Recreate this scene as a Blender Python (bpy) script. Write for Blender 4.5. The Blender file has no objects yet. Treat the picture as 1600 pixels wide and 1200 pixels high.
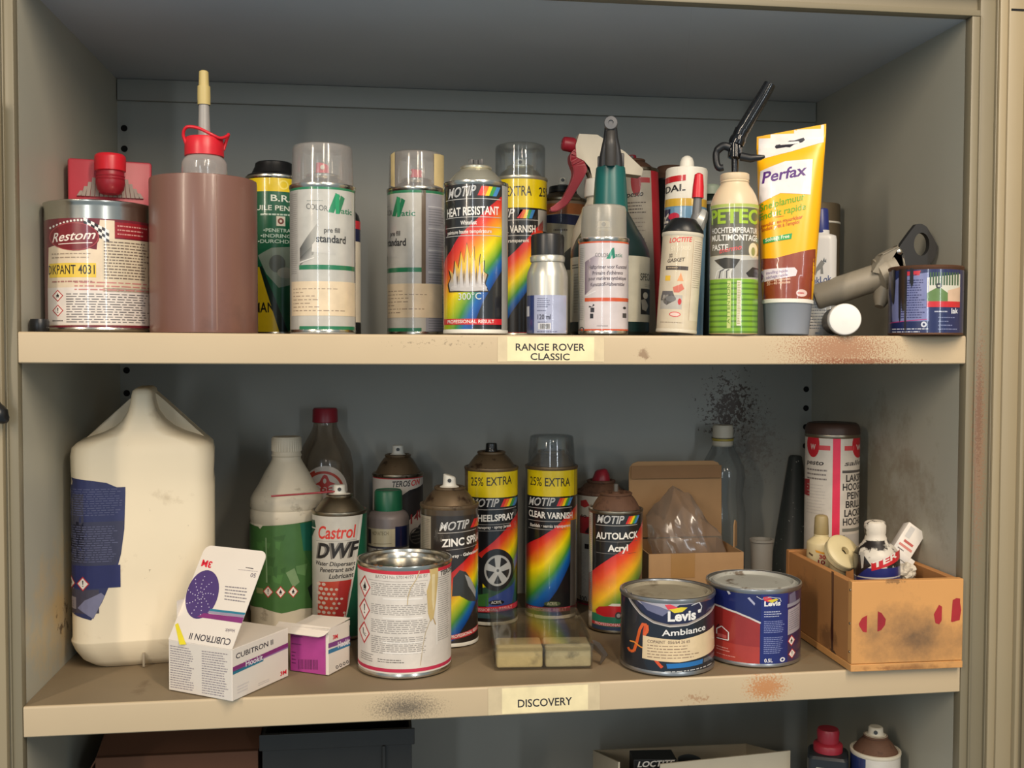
import bpy, bmesh, math, random
from mathutils import Vector, Matrix, geometry
from mathutils.bvhtree import BVHTree

random.seed(7)
S = bpy.context.scene
COL = S.collection
PI = math.pi

# ------------------------------------------------------------------ camera, world, lamps, exposure
CAM = Vector((.3338, -1.0304, -.0138))
cd = bpy.data.cameras.new('camera')
cam = bpy.data.objects.new('camera', cd)
COL.objects.link(cam)
_r = Vector((0.99170852, -0.12847748, 0.00278369))
_u = Vector((0.00172096, 0.03493747, 0.99938802))
_f = Vector((0.12849611, 0.99109682, -0.03486889))
mw = Matrix((( _r.x, _u.x, -_f.x, CAM.x), (_r.y, _u.y, -_f.y, CAM.y), (_r.z, _u.z, -_f.z, CAM.z), (0, 0, 0, 1)))
cam.matrix_world = mw
cd.sensor_width = 36.0
cd.lens = 1630.64 / 1600 * 36
cd.clip_start = .02
S.camera = cam

S.view_settings.view_transform = 'Standard'
S.view_settings.look = 'None'
S.view_settings.gamma = 1
S.view_settings.use_curve_mapping = False
S.view_settings.exposure = 0.20
S.cycles.use_denoising = True
S.cycles.max_bounces = 10
S.cycles.transparent_max_bounces = 24
S.cycles.sample_clamp_indirect = 4

W_ = bpy.data.worlds.new('workshop_ambient')
S.world = W_
W_.use_nodes = True
bg = W_.node_tree.nodes['Background']
bg.inputs[0].default_value = (.70, .88, 1.0, 1)
bg.inputs[1].default_value = .315


def tube_lamp(loc, rot, sx, sy, power, col):
    l = bpy.data.lights.new('ceiling_tube', 'AREA')
    l.shape = 'RECTANGLE'
    l.size, l.size_y = sx, sy
    l.energy = power
    l.color = col
    o = bpy.data.objects.new('ceiling_tube', l)
    COL.objects.link(o)
    o.location = loc
    o.rotation_euler = rot
    return o


def aim(o, target):
    d = Vector(target) - o.location
    o.rotation_euler = d.to_track_quat('-Z', 'Y').to_euler()


WARM = (1, .84, .66)
for loc, sx, sy, pw in (((.52, -1.55, 1.10), .10, 1.2, 9.5), ((1.0, -1.35, 1.10), .10, 1.2, 21), ((-1.25, -2.1, 1.05), .12, 1.2, 26)):
    aim(tube_lamp(loc, (0, 0, 0), sx, sy, pw, WARM), (.5, .1, -.15))
# daylight from two tall narrow window panes across the workshop, behind the viewer on either side
aim(tube_lamp((-.75, -4.0, .35), (0, 0, 0), .15, 1.4, 11, (.88, .95, 1)), (.4, .1, 0))
aim(tube_lamp((2.05, -4.0, .35), (0, 0, 0), .15, 1.4, 12, (.88, .95, 1)), (.4, .1, 0))

# ------------------------------------------------------------------ materials
def lin(c):
    return tuple((x / 255 / 12.92) if x / 255 <= .04045 else ((x / 255 + .055) / 1.055) ** 2.4 for x in c[:3])


def new_mat(name):
    m = bpy.data.materials.new(name)
    m.use_nodes = True
    nt = m.node_tree
    return m, nt, nt.nodes['Principled BSDF'], nt.links


MC = {}


def M(name, col, rough=.5, metal=0, var=.10, scale=40, bump=0, coat=0, spots=None, spec=None):
    """plain surface: colour with a noise variation, optional speckle (colour, scale, threshold) and bump"""
    if name in MC:
        return MC[name]
    m, nt, b, L = new_mat(name)
    tc = nt.nodes.new('ShaderNodeTexCoord')
    n = nt.nodes.new('ShaderNodeTexNoise')
    n.inputs['Scale'].default_value = scale
    n.inputs['Detail'].default_value = 5
    L.new(tc.outputs['Object'], n.inputs['Vector'])
    c = lin(col)
    mx = nt.nodes.new('ShaderNodeMix')
    mx.data_type = 'RGBA'
    mx.inputs[6].default_value = (*[x * (1 - var) for x in c], 1)
    mx.inputs[7].default_value = (*[min(1, x * (1 + var)) for x in c], 1)
    L.new(n.outputs['Fac'], mx.inputs[0])
    out = mx.outputs[2]
    for sp in (spots or []):
        n2 = nt.nodes.new('ShaderNodeTexNoise')
        n2.inputs['Scale'].default_value = sp[1]
        n2.inputs['Detail'].default_value = 6
        n2.inputs['Roughness'].default_value = .65
        L.new(tc.outputs['Object'], n2.inputs['Vector'])
        mr = nt.nodes.new('ShaderNodeMapRange')
        mr.inputs[1].default_value = sp[2]
        mr.inputs[2].default_value = sp[2] + (sp[3] if len(sp) > 3 else .06)
        L.new(n2.outputs['Fac'], mr.inputs[0])
        m2 = nt.nodes.new('ShaderNodeMix')
        m2.data_type = 'RGBA'
        L.new(mr.outputs[0], m2.inputs[0])
        L.new(out, m2.inputs[6])
        m2.inputs[7].default_value = (*lin(sp[0]), 1)
        out = m2.outputs[2]
    L.new(out, b.inputs['Base Color'])
    b.inputs['Roughness'].default_value = rough
    b.inputs['Metallic'].default_value = metal
    if spec is not None:
        b.inputs['Specular IOR Level'].default_value = spec
    if coat:
        b.inputs['Coat Weight'].default_value = coat
        b.inputs['Coat Roughness'].default_value = .12
    if bump:
        bp = nt.nodes.new('ShaderNodeBump')
        bp.inputs['Strength'].default_value = bump
        bp.inputs['Distance'].default_value = .002
        L.new(n.outputs['Fac'], bp.inputs['Height'])
        L.new(bp.outputs[0], b.inputs['Normal'])
    MC[name] = m
    return m


def paint(name, col, rough=.45, var=.10, stains_and_light=(), grime=None, bump=.05):
    """cabinet paint with stains: (centre, radii, colour, noise scale, threshold, softness, strength) in metres"""
    m, nt, b, L = new_mat(name)
    g = nt.nodes.new('ShaderNodeNewGeometry')
    n = nt.nodes.new('ShaderNodeTexNoise')
    n.inputs['Scale'].default_value = 9
    n.inputs['Detail'].default_value = 7
    L.new(g.outputs['Position'], n.inputs['Vector'])
    c = lin(col)
    mx = nt.nodes.new('ShaderNodeMix')
    mx.data_type = 'RGBA'
    mx.inputs[6].default_value = (*[x * (1 - var) for x in c], 1)
    mx.inputs[7].default_value = (*[x * (1 + var) for x in c], 1)
    L.new(n.outputs['Fac'], mx.inputs[0])
    out = mx.outputs[2]
    for (ctr, rad, sc, scale, thr, soft, stren) in stains_and_light:
        v = nt.nodes.new('ShaderNodeVectorMath')
        v.operation = 'SUBTRACT'
        L.new(g.outputs['Position'], v.inputs[0])
        v.inputs[1].default_value = ctr
        d = nt.nodes.new('ShaderNodeVectorMath')
        d.operation = 'DIVIDE'
        L.new(v.outputs[0], d.inputs[0])
        d.inputs[1].default_value = rad
        ln = nt.nodes.new('ShaderNodeVectorMath')
        ln.operation = 'LENGTH'
        L.new(d.outputs[0], ln.inputs[0])
        mk = nt.nodes.new('ShaderNodeMapRange')
        mk.inputs[1].default_value = 1
        mk.inputs[2].default_value = 0
        mk.inputs[3].default_value = 0
        mk.inputs[4].default_value = 1
        L.new(ln.outputs['Value'], mk.inputs[0])
        nn = nt.nodes.new('ShaderNodeTexNoise')
        nn.inputs['Scale'].default_value = scale
        nn.inputs['Detail'].default_value = 6
        nn.inputs['Roughness'].default_value = .7
        L.new(g.outputs['Position'], nn.inputs['Vector'])
        ad = nt.nodes.new('ShaderNodeMath')
        ad.operation = 'MULTIPLY_ADD'
        L.new(mk.outputs[0], ad.inputs[0])
        ad.inputs[1].default_value = .5
        L.new(nn.outputs['Fac'], ad.inputs[2])
        mr = nt.nodes.new('ShaderNodeMapRange')
        mr.inputs[1].default_value = thr
        mr.inputs[2].default_value = thr + soft
        mr.inputs[4].default_value = stren
        L.new(ad.outputs[0], mr.inputs[0])
        m2 = nt.nodes.new('ShaderNodeMix')
        m2.data_type = 'RGBA'
        L.new(mr.outputs[0], m2.inputs[0])
        L.new(out, m2.inputs[6])
        m2.inputs[7].default_value = (*lin(sc), 1)
        out = m2.outputs[2]
    L.new(out, b.inputs['Base Color'])
    b.inputs['Roughness'].default_value = rough
    if bump:
        bp = nt.nodes.new('ShaderNodeBump')
        bp.inputs['Strength'].default_value = bump
        bp.inputs['Distance'].default_value = .003
        L.new(n.outputs['Fac'], bp.inputs['Height'])
        L.new(bp.outputs[0], b.inputs['Normal'])
    return m


def clear(name, tint=(235, 240, 240), haze=.12, rough=.08, hazecol=(220, 222, 220), edge=.55):
    """thin see-through plastic: transparent, a little milky, glossy towards grazing"""
    if name in MC:
        return MC[name]
    m, nt, b, L = new_mat(name)
    nt.nodes.remove(b)
    out = nt.nodes['Material Output']
    t = nt.nodes.new('ShaderNodeBsdfTransparent')
    t.inputs[0].default_value = (*lin(tint), 1)
    d = nt.nodes.new('ShaderNodeBsdfPrincipled')
    d.inputs['Base Color'].default_value = (*lin(hazecol), 1)
    d.inputs['Roughness'].default_value = max(.25, rough)
    m1 = nt.nodes.new('ShaderNodeMixShader')
    lw = nt.nodes.new('ShaderNodeLayerWeight')
    lw.inputs[0].default_value = .35
    ma = nt.nodes.new('ShaderNodeMath')
    ma.operation = 'MULTIPLY_ADD'
    L.new(lw.outputs['Facing'], ma.inputs[0])
    ma.inputs[1].default_value = haze * 1.2
    ma.inputs[2].default_value = haze
    L.new(ma.outputs[0], m1.inputs[0])
    L.new(t.outputs[0], m1.inputs[1])
    L.new(d.outputs[0], m1.inputs[2])
    gl = nt.nodes.new('ShaderNodeBsdfGlossy')
    gl.inputs['Roughness'].default_value = rough
    m2 = nt.nodes.new('ShaderNodeMixShader')
    fr = nt.nodes.new('ShaderNodeMath')
    fr.operation = 'MULTIPLY_ADD'
    L.new(lw.outputs['Fresnel'], fr.inputs[0])
    fr.inputs[1].default_value = edge
    fr.inputs[2].default_value = .02
    L.new(fr.outputs[0], m2.inputs[0])
    L.new(m1.outputs[0], m2.inputs[1])
    L.new(gl.outputs[0], m2.inputs[2])
    L.new(m2.outputs[0], out.inputs[0])
    MC[name] = m
    return m


def print_mat(name, rough, coat=0, metal=0):
    m, nt, b, L = new_mat(name)
    a = nt.nodes.new('ShaderNodeAttribute')
    a.attribute_name = 'Col'
    n = nt.nodes.new('ShaderNodeTexNoise')
    n.inputs['Scale'].default_value = 60
    n.inputs['Detail'].default_value = 6
    tc = nt.nodes.new('ShaderNodeTexCoord')
    L.new(tc.outputs['Object'], n.inputs['Vector'])
    mr = nt.nodes.new('ShaderNodeMapRange')
    mr.inputs[1].default_value = .3
    mr.inputs[2].default_value = .7
    mr.inputs[3].default_value = .88
    mr.inputs[4].default_value = 1.04
    L.new(n.outputs['Fac'], mr.inputs[0])
    mx = nt.nodes.new('ShaderNodeVectorMath')
    mx.operation = 'SCALE'
    L.new(a.outputs['Color'], mx.inputs[0])
    L.new(mr.outputs[0], mx.inputs['Scale'])
    L.new(mx.outputs[0], b.inputs['Base Color'])
    b.inputs['Roughness'].default_value = rough
    b.inputs['Metallic'].default_value = metal
    b.inputs['Coat Weight'].default_value = coat
    b.inputs['Coat Roughness'].default_value = .07
    return m


PRINT = print_mat('glossy_print', .30, .7)
PAPER = print_mat('matt_print', .6)
DULL = print_mat('dusty_print', .5, .2)

TIN = M('tinplate', (205, 200, 188), .24, 1, .12, 25)
TIN_DULL = M('dull_tinplate', (150, 140, 122), .36, 1, .25, 60, spots=[((70, 50, 34), 55, .60, .1)])
DOME_CREAM = M('cream_dome', (205, 200, 180), .3, .75, .12, 30)
DOME_DUSTY = M('dusty_dome', (112, 94, 72), .42, .55, .25, 60, spots=[((62, 44, 32), 70, .56, .12)])
RUST = M('rusty_dome', (96, 66, 48), .75, .05, .25, 90, spots=[((60, 38, 28), 90, .55, .15)])
BLACK_PL = M('black_plastic', (24, 24, 25), .35, 0, .2)
DARK_GREY = M('dark_grey_plastic', (62, 62, 62), .4)
WHITE_PL = M('white_plastic', (226, 222, 210), .45, 0, .06, 60)
DIRTY_WHITE = M('dirty_white_plastic', (205, 196, 176), .5, 0, .12, 40, spots=[((130, 118, 98), 45, .60, .15)])
RED_PL = M('red_plastic', (206, 30, 44), .35, 0, .1)
RED_DARK = M('dark_red_plastic', (150, 34, 48), .4, 0, .15)
TEAL_PL = M('teal_plastic', (22, 92, 88), .35, 0, .1)
GREEN_DK = M('dark_green_bottle', (18, 40, 40), .35, 0, .15)
KRAFT = M('kraft_card', (166, 130, 90), .8, 0, .12, 60)
WHITE_CARD = M('white_card', (222, 212, 200), .7, 0, .04, 30)
CARD_IN = M('card_inside', (190, 176, 158), .8, 0, .08, 30)

# ------------------------------------------------------------------ mesh helpers
def finish(name, bm, mat, parent=None, ang=38, kind=None):
    bmesh.ops.recalc_face_normals(bm, faces=bm.faces)
    me = bpy.data.meshes.new(name)
    bm.to_mesh(me)
    bm.free()
    me.materials.append(mat)
    if ang:
        me.polygons.foreach_set('use_smooth', [True] * len(me.polygons))
        me.set_sharp_from_angle(angle=math.radians(ang))
    o = bpy.data.objects.new(name, me)
    COL.objects.link(o)
    if parent:
        o.parent = parent
    if kind:
        o['kind'] = kind
    return o


def lathe(prof, seg=64, ang=0, x=0, y=0):
    bm = bmesh.new()
    rings = []
    for r, z in prof:
        if r < 1e-6:
            rings.append([bm.verts.new((x, y, z))])
        else:
            rings.append([bm.verts.new((x + r * math.sin(2 * PI * k / seg), y - r * math.cos(2 * PI * k / seg), z)) for k in range(seg)])
    for a, b in zip(rings, rings[1:]):
        for k in range(seg):
            k2 = (k + 1) % seg
            if len(a) == 1 and len(b) == 1:
                break
            if len(a) == 1:
                bm.faces.new((a[0], b[k2], b[k]))
            elif len(b) == 1:
                bm.faces.new((a[k], a[k2], b[0]))
            else:
                bm.faces.new((a[k], a[k2], b[k2], b[k]))
    return bm


def ribbed(prof, seg, depth, z0, z1):
    """lathe whose rings between z0 and z1 carry vertical ribs"""
    bm = lathe(prof, seg)
    for v in bm.verts:
        if z0 <= v.co.z <= z1:
            a = math.atan2(v.co.x, -v.co.y)
            k = round(a / (2 * PI) * seg)
            if k % 2:
                r = math.hypot(v.co.x, v.co.y)
                if r > 1e-5:
                    v.co.x *= (r - depth) / r
                    v.co.y *= (r - depth) / r
    return bm


def box(x0, y0, z0, x1, y1, z1, bev=0, seg=2):
    bm = bmesh.new()
    bmesh.ops.create_cube(bm, size=1)
    for v in bm.verts:
        v.co = Vector(((x0 + x1) / 2 + v.co.x * (x1 - x0), (y0 + y1) / 2 + v.co.y * (y1 - y0), (z0 + z1) / 2 + v.co.z * (z1 - z0)))
    if bev:
        bmesh.ops.bevel(bm, geom=list(bm.edges), offset=bev, segments=seg, profile=.5, affect='EDGES')
    return bm


def merge(*bms):
    out = bms[0]
    for b in bms[1:]:
        me = bpy.data.meshes.new('tmp')
        b.to_mesh(me)
        b.free()
        out.from_mesh(me)
        bpy.data.meshes.remove(me)
    return out


def xf(bm, mat):
    bmesh.ops.transform(bm, matrix=mat, verts=bm.verts)
    return bm


def tube(pts, rad, seg=16, cap=True):
    pts = [Vector(p) for p in pts]
    n = len(pts)
    if not hasattr(rad, '__len__'):
        rad = [rad] * n
    bm = bmesh.new()
    rings = []
    up = None
    for i in range(n):
        t = (pts[min(i + 1, n - 1)] - pts[max(i - 1, 0)]).normalized()
        if up is None:
            up = t.orthogonal().normalized()
        up = (up - t * up.dot(t)).normalized()
        w = t.cross(up)
        rings.append([bm.verts.new(pts[i] + (up * math.cos(2 * PI * k / seg) + w * math.sin(2 * PI * k / seg)) * rad[i]) for k in range(seg)])
    for a, b in zip(rings, rings[1:]):
        for k in range(seg):
            bm.faces.new((a[k], a[(k + 1) % seg], b[(k + 1) % seg], b[k]))
    if cap:
        bm.faces.new(rings[0])
        bm.faces.new(rings[-1])
    return bm


def smooth_path(pts, n=6):
    pts = [Vector(p) for p in pts]
    out = []
    for i in range(len(pts) - 1):
        p0, p1, p2, p3 = pts[max(i - 1, 0)], pts[i], pts[i + 1], pts[min(i + 2, len(pts) - 1)]
        for k in range(n):
            t = k / n
            out.append(.5 * ((2 * p1) + (p2 - p0) * t + (2 * p0 - 5 * p1 + 4 * p2 - p3) * t * t + (3 * p1 - p0 - 3 * p2 + p3) * t ** 3))
    out.append(pts[-1])
    return out


def loft(rings, cap0=True, cap1=True):
    bm = bmesh.new()
    vs = [[bm.verts.new(p) for p in r] for r in rings]
    n = len(vs[0])
    for a, b in zip(vs, vs[1:]):
        for k in range(n):
            bm.faces.new((a[k], a[(k + 1) % n], b[(k + 1) % n], b[k]))
    if cap0:
        bm.faces.new(vs[0])
    if cap1:
        bm.faces.new(vs[-1])
    return bm


def rrect(hx, hy, r, z, n=6, cx=0, cy=0):
    r = min(r, hx * .999, hy * .999)
    out = []
    for sx, sy, a0 in ((1, 1, 0), (-1, 1, 90), (-1, -1, 180), (1, -1, 270)):
        for k in range(n + 1):
            a = math.radians(a0 + 90 * k / n)
            out.append(Vector((cx + sx * (hx - r) + r * math.cos(a), cy + sy * (hy - r) + r * math.sin(a), z)))
    return out


def prism(pts, y0, y1, bev=0):
    """polygon in x-z extruded along y"""
    bm = bmesh.new()
    a = [bm.verts.new((p[0], y0, p[1])) for p in pts]
    b = [bm.verts.new((p[0], y1, p[1])) for p in pts]
    n = len(pts)
    for k in range(n):
        bm.faces.new((a[k], a[(k + 1) % n], b[(k + 1) % n], b[k]))
    fa = bm.faces.new(a)
    fb = bm.faces.new(b)
    bmesh.ops.triangulate(bm, faces=[fa, fb])
    return bm


def thing(name, label, cat, loc=(0, 0, 0), rotz=0, group=None, lean=None):
    o = bpy.data.objects.new(name, None)
    o.empty_display_size = .02
    COL.objects.link(o)
    o.location = loc
    if lean:
        o.rotation_euler = (lean[0], lean[1], rotz)
    else:
        o.rotation_euler = (0, 0, rotz)
    o['label'] = label
    o['category'] = cat
    if group:
        o['group'] = group
    return o


def tag(o, label, cat, group=None):
    o['label'] = label
    o['category'] = cat
    if group:
        o['group'] = group
    return o


def face_cam(x, y):
    return math.atan2(CAM.x - x, -(CAM.y - y))


# ------------------------------------------------------------------ flat print laid on surfaces
_txt = {}


def glyphs(s, bold=0, shear=0):
    key = (s, bold, shear)
    if key not in _txt:
        cu = bpy.data.curves.new('t', 'FONT')
        cu.body = s
        cu.size = 1
        cu.resolution_u = 3
        cu.offset = bold
        cu.shear = shear
        ob = bpy.data.objects.new('t', cu)
        me = bpy.data.meshes.new_from_object(ob)
        V = [(v.co.x, v.co.y) for v in me.vertices]
        T = [tuple(p.vertices) for p in me.polygons]
        bpy.data.objects.remove(ob)
        bpy.data.curves.remove(cu)
        bpy.data.meshes.remove(me)
        _txt[key] = (V, T)
    return _txt[key]


CAPH = max(v[1] for v in glyphs('H')[0])
EPS, STEP = .00018, .00005


class Art:
    """collects flat shapes in surface millimetres (u, v); shapes are given in measured units and turned by conv"""

    def __init__(s, conv):
        s.conv = conv
        s.tris = []
        s.L = 0

    def _tri(s, a, b, c, L):
        s.tris.append((L, a, b, c))

    def raw(s, pts, col, L=None, fn=None):
        L = s.L if L is None else L
        c = lin(col) if col else None
        vs = [(p[0], p[1], *(fn(p) if fn else c)) for p in pts]
        if len(pts) == 3:
            s._tri(*vs, L)
        elif len(pts) == 4:
            s._tri(vs[0], vs[1], vs[2], L)
            s._tri(vs[0], vs[2], vs[3], L)
        else:
            for t in geometry.tessellate_polygon([[Vector((p[0], p[1], 0)) for p in pts]]):
                s._tri(vs[t[0]], vs[t[1]], vs[t[2]], L)

    def p(s, pts, col, L=None):
        s.raw([s.conv(*q) for q in pts], col, L)

    def r(s, x0, y0, x1, y1, col, L=None):
        s.p([(x0, y0), (x1, y0), (x1, y1), (x0, y1)], col, L)

    def grad(s, quad, c4, L=None):
        """four corners with four colours"""
        L = s.L if L is None else L
        vs = [(*s.conv(*q), *lin(c)) for q, c in zip(quad, c4)]
        s._tri(vs[0], vs[1], vs[2], L)
        s._tri(vs[0], vs[2], vs[3], L)

    def band(s, y0, y1, col, R, L=None, x=0):
        v0, v1 = s.conv(x, y0)[1], s.conv(x, y1)[1]
        h = PI * R * 1000
        s.raw([(-h, v0), (h, v0), (h, v1), (-h, v1)], col, L)

    def e(s, cx, cy, rx, ry, col, L=None, n=28, rot=0, a0=0, a1=360):
        q = []
        full = a1 - a0 >= 360
        for k in range(n + (0 if full else 1)):
            a = math.radians(a0 + (a1 - a0) * k / n)
            x, y = rx * math.cos(a), ry * math.sin(a)
            q.append((cx + x * math.cos(rot) - y * math.sin(rot), cy + x * math.sin(rot) + y * math.cos(rot)))
        s.p(q, col, L)

    def ring(s, cx, cy, r0, r1, col, L=None, n=32, a0=0, a1=360, sy=1):
        for k in range(n):
            a, b = math.radians(a0 + (a1 - a0) * k / n), math.radians(a0 + (a1 - a0) * (k + 1) / n)
            s.p([(cx + r0 * math.cos(a), cy + r0 * sy * math.sin(a)), (cx + r1 * math.cos(a), cy + r1 * sy * math.sin(a)),
                 (cx + r1 * math.cos(b), cy + r1 * sy * math.sin(b)), (cx + r0 * math.cos(b), cy + r0 * sy * math.sin(b))], col, L)

    def line(s, pts, w, col, L=None):
        for (x0, y0), (x1, y1) in zip(pts, pts[1:]):
            dx, dy = x1 - x0, y1 - y0
            l = math.hypot(dx, dy) or 1
            nx, ny = -dy / l * w / 2, dx / l * w / 2
            s.p([(x0 + nx, y0 + ny), (x1 + nx, y1 + ny), (x1 - nx, y1 - ny), (x0 - nx, y0 - ny)], col, L)

    def t(s, txt, x0, y0, x1, y1, h, col, bold=0, shear=0, L=None, perp=False):
        """text from (x0,y0) to (x1,y1) along its baseline, capitals h high"""
        L = s.L + 1 if L is None else L
        V, T = glyphs(txt, bold + .010 if bold < .02 else bold * .72, shear)
        if not V:
            return
        mn, mxx = min(v[0] for v in V), max(v[0] for v in V)
        P0, P1 = Vector(s.conv(x0, y0)), Vector(s.conv(x1, y1))
        if perp:
            dx, dy = x1 - x0, y1 - y0
            l = math.hypot(dx, dy)
            up = (dy / l * h, -dx / l * h)
        else:
            up = (0, -h)
        UP = Vector(s.conv(x0 + up[0], y0 + up[1])) - P0
        c = lin(col)
        Q = []
        for vx, vy in V:
            q = P0 + (P1 - P0) * ((vx - mn) / (mxx - mn)) + UP * (vy / CAPH)
            Q.append((q.x, q.y, *c))
        for f in T:
            for k in range(1, len(f) - 1):
                s._tri(Q[f[0]], Q[f[k]], Q[f[k + 1]], L)

    def f(s, quad, rows, col, fill=.5, ragged=.25, L=None, wl=(.03, .13)):
        """rows of illegibly small print inside a quad TL,TR,BR,BL"""
        L = s.L + 1 if L is None else L
        if len(quad) == 2:
            (x0, y0), (x1, y1) = quad
            quad = [(x0, y0), (x1, y0), (x1, y1), (x0, y1)]
        TL, TR, BR, BL = quad

        def at(a, b):
            x = (TL[0] * (1 - a) + TR[0] * a) * (1 - b) + (BL[0] * (1 - a) + BR[0] * a) * b
            y = (TL[1] * (1 - a) + TR[1] * a) * (1 - b) + (BL[1] * (1 - a) + BR[1] * a) * b
            return (x, y)
        for i in range(rows):
            b0, b1 = (i + .25) / rows, (i + .25 + fill * .82) / rows
            end = 1 - random.random() * ragged
            a = 0
            while a < end:
                w = min(random.uniform(*wl), end - a)
                s.p([at(a, b0), at(a + w, b0), at(a + w, b1), at(a, b1)], col, L)
                a += w + .022

    def ghs(s, cx, cy, r, ry=None, mark='!', L=None):
        """red-edged warning diamond"""
        ry = ry or r
        L = s.L + 1 if L is None else L
        s.p([(cx, cy - ry), (cx + r, cy), (cx, cy + ry), (cx - r, cy)], (190, 40, 44), L)
        q = .80
        s.p([(cx, cy - ry * q), (cx + r * q, cy), (cx, cy + ry * q), (cx - r * q, cy)], (236, 226, 216), L + 1)
        k = (30, 28, 28)
        if mark == '!':
            s.p([(cx - r * .1, cy - ry * .45), (cx + r * .1, cy - ry * .45), (cx + r * .06, cy + ry * .12), (cx - r * .06, cy + ry * .12)], k, L + 2)
            s.e(cx, cy + ry * .3, r * .09, ry * .09, k, L + 2, 8)
        elif mark == 'f':
            s.p([(cx - r * .22, cy + ry * .2), (cx - r * .26, cy - ry * .05), (cx - r * .1, cy - ry * .2), (cx, cy - ry * .48), (cx + r * .12, cy - ry * .2),
                 (cx + r * .25, cy - ry * .02), (cx + r * .2, cy + ry * .2)], k, L + 2)
            s.r(cx - r * .28, cy + ry * .27, cx + r * .28, cy + ry * .34, k, L + 2)
        else:
            s.line([(cx - r * .2, cy - ry * .4), (cx - r * .12, cy + ry * .1), (cx + r * .3, cy + ry * .3)], r * .14, k, L + 2)
            s.line([(cx + r * .05, cy + ry * .05), (cx + r * .35, cy + ry * .05)], r * .1, k, L + 2)

    def barcode(s, x0, y0, x1, y1, col=(30, 30, 30), L=None):
        L = s.L + 1 if L is None else L
        x = x0
        while x < x1:
            w = random.uniform(.012, .05) * (x1 - x0)
            s.r(x, y0, min(x + w, x1), y1, col, L)
            x += w + random.uniform(.02, .05) * (x1 - x0)

    def ribbon(s, A, B, stops, L=None):
        """colour bands between two polylines; stops = [(t, colour)]"""
        L = s.L if L is None else L
        for i in range(len(A) - 1):
            for (t0, c0), (t1, c1) in zip(stops, stops[1:]):
                g = lambda P, Q, t: (P[0] + (Q[0] - P[0]) * t, P[1] + (Q[1] - P[1]) * t)
                s.grad([g(A[i], B[i], t0), g(A[i + 1], B[i + 1], t0), g(A[i + 1], B[i + 1], t1), g(A[i], B[i], t1)], [c0, c0, c1, c1], L)

    def build(s, name, mp, mat, parent, du=3.0, dv=None):
        """mp(u, v, lift) -> (position, normal), u and v in millimetres"""
        verts, faces, cols, nors = [], [], [], []

        def clip(poly, ax, val, keep_low):
            out = []
            for i in range(len(poly)):
                a, b = poly[i], poly[(i + 1) % len(poly)]
                ia = (a[ax] <= val) if keep_low else (a[ax] >= val)
                ib = (b[ax] <= val) if keep_low else (b[ax] >= val)
                if ia:
                    out.append(a)
                if ia != ib:
                    t = (val - a[ax]) / (b[ax] - a[ax])
                    out.append(tuple(a[k] + (b[k] - a[k]) * t for k in range(5)))
            return out

        def slabs(poly, ax, d):
            lo, hi = min(p[ax] for p in poly), max(p[ax] for p in poly)
            k0, k1 = math.floor(lo / d), math.floor((hi - 1e-9) / d)
            if k1 <= k0:
                return [poly]
            res = []
            for k in range(k0, k1 + 1):
                q = clip(clip(poly, ax, k * d, False), ax, (k + 1) * d, True)
                if len(q) >= 3:
                    res.append(q)
            return res
        for L, a, b, c in s.tris:
            ps = [[a, b, c]]
            if du:
                ps = [q for p in ps for q in slabs(p, 0, du)]
            if dv:
                ps = [q for p in ps for q in slabs(p, 1, dv)]
            lift = EPS + STEP * L
            for p in ps:
                i0 = len(verts)
                ok = True
                tmp = []
                for q in p:
                    r = mp(q[0], q[1], lift)
                    if r is None:
                        ok = False
                        break
                    tmp.append((r, q))
                if not ok:
                    continue
                for (pos, nor), q in tmp:
                    verts.append(pos)
                    nors.append(nor)
                    cols.append((q[2], q[3], q[4], 1))
                faces.append(list(range(i0, len(verts))))
        # wind outward
        for f in faces:
            a, b, c = (Vector(verts[f[k]]) for k in (0, 1, 2))
            if (b - a).cross(c - a).dot(nors[f[0]]) < 0:
                f.reverse()
        me = bpy.data.meshes.new(name)
        me.from_pydata([tuple(v) for v in verts], [], faces)
        at = me.color_attributes.new('Col', 'FLOAT_COLOR', 'POINT')
        flat = [x for c in cols for x in c]
        at.data.foreach_set('color', flat)
        me.polygons.foreach_set('use_smooth', [True] * len(me.polygons))
        me.normals_split_custom_set_from_vertices([tuple(n) for n in nors])
        me.materials.append(mat)
        o = bpy.data.objects.new(name, me)
        COL.objects.link(o)
        o.parent = parent
        return o


def can_art(xc, w, R, ya, va, yb, vb):
    """measured picture units -> millimetres round a cylinder of radius R"""
    def conv(x, y):
        t = (x - xc) / (w / 2 * 1.03)
        if abs(t) <= .995:
            u = math.asin(t)
        else:
            u = math.copysign(math.asin(.995) + (abs(t) - .995) * 1.2, t)
        return (u * R * 1000, va + (vb - va) * (y - ya) / (yb - ya))
    return Art(conv)


def cyl_map(R):
    def mp(u, v, e):
        a = u / 1000 / R
        s, c = math.sin(a), math.cos(a)
        return Vector(((R + e) * s, -(R + e) * c, v / 1000)), Vector((s, -c, 0))
    return mp


def face_art(c4, w, h):
    """four measured corners TL,TR,BR,BL of a flat w x h mm face"""
    import numpy as np
    A, B = [], []
    for (x, y), (u, v) in zip(c4, ((0, h), (w, h), (w, 0), (0, 0))):
        A.append([x, y, 1, 0, 0, 0, -u * x, -u * y]); B.append(u)
        A.append([0, 0, 0, x, y, 1, -v * x, -v * y]); B.append(v)
    H = np.linalg.solve(np.array(A, float), np.array(B, float))

    def conv(x, y):
        d = H[6] * x + H[7] * y + 1
        return ((H[0] * x + H[1] * y + H[2]) / d, (H[3] * x + H[4] * y + H[5]) / d)
    return Art(conv)


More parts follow.
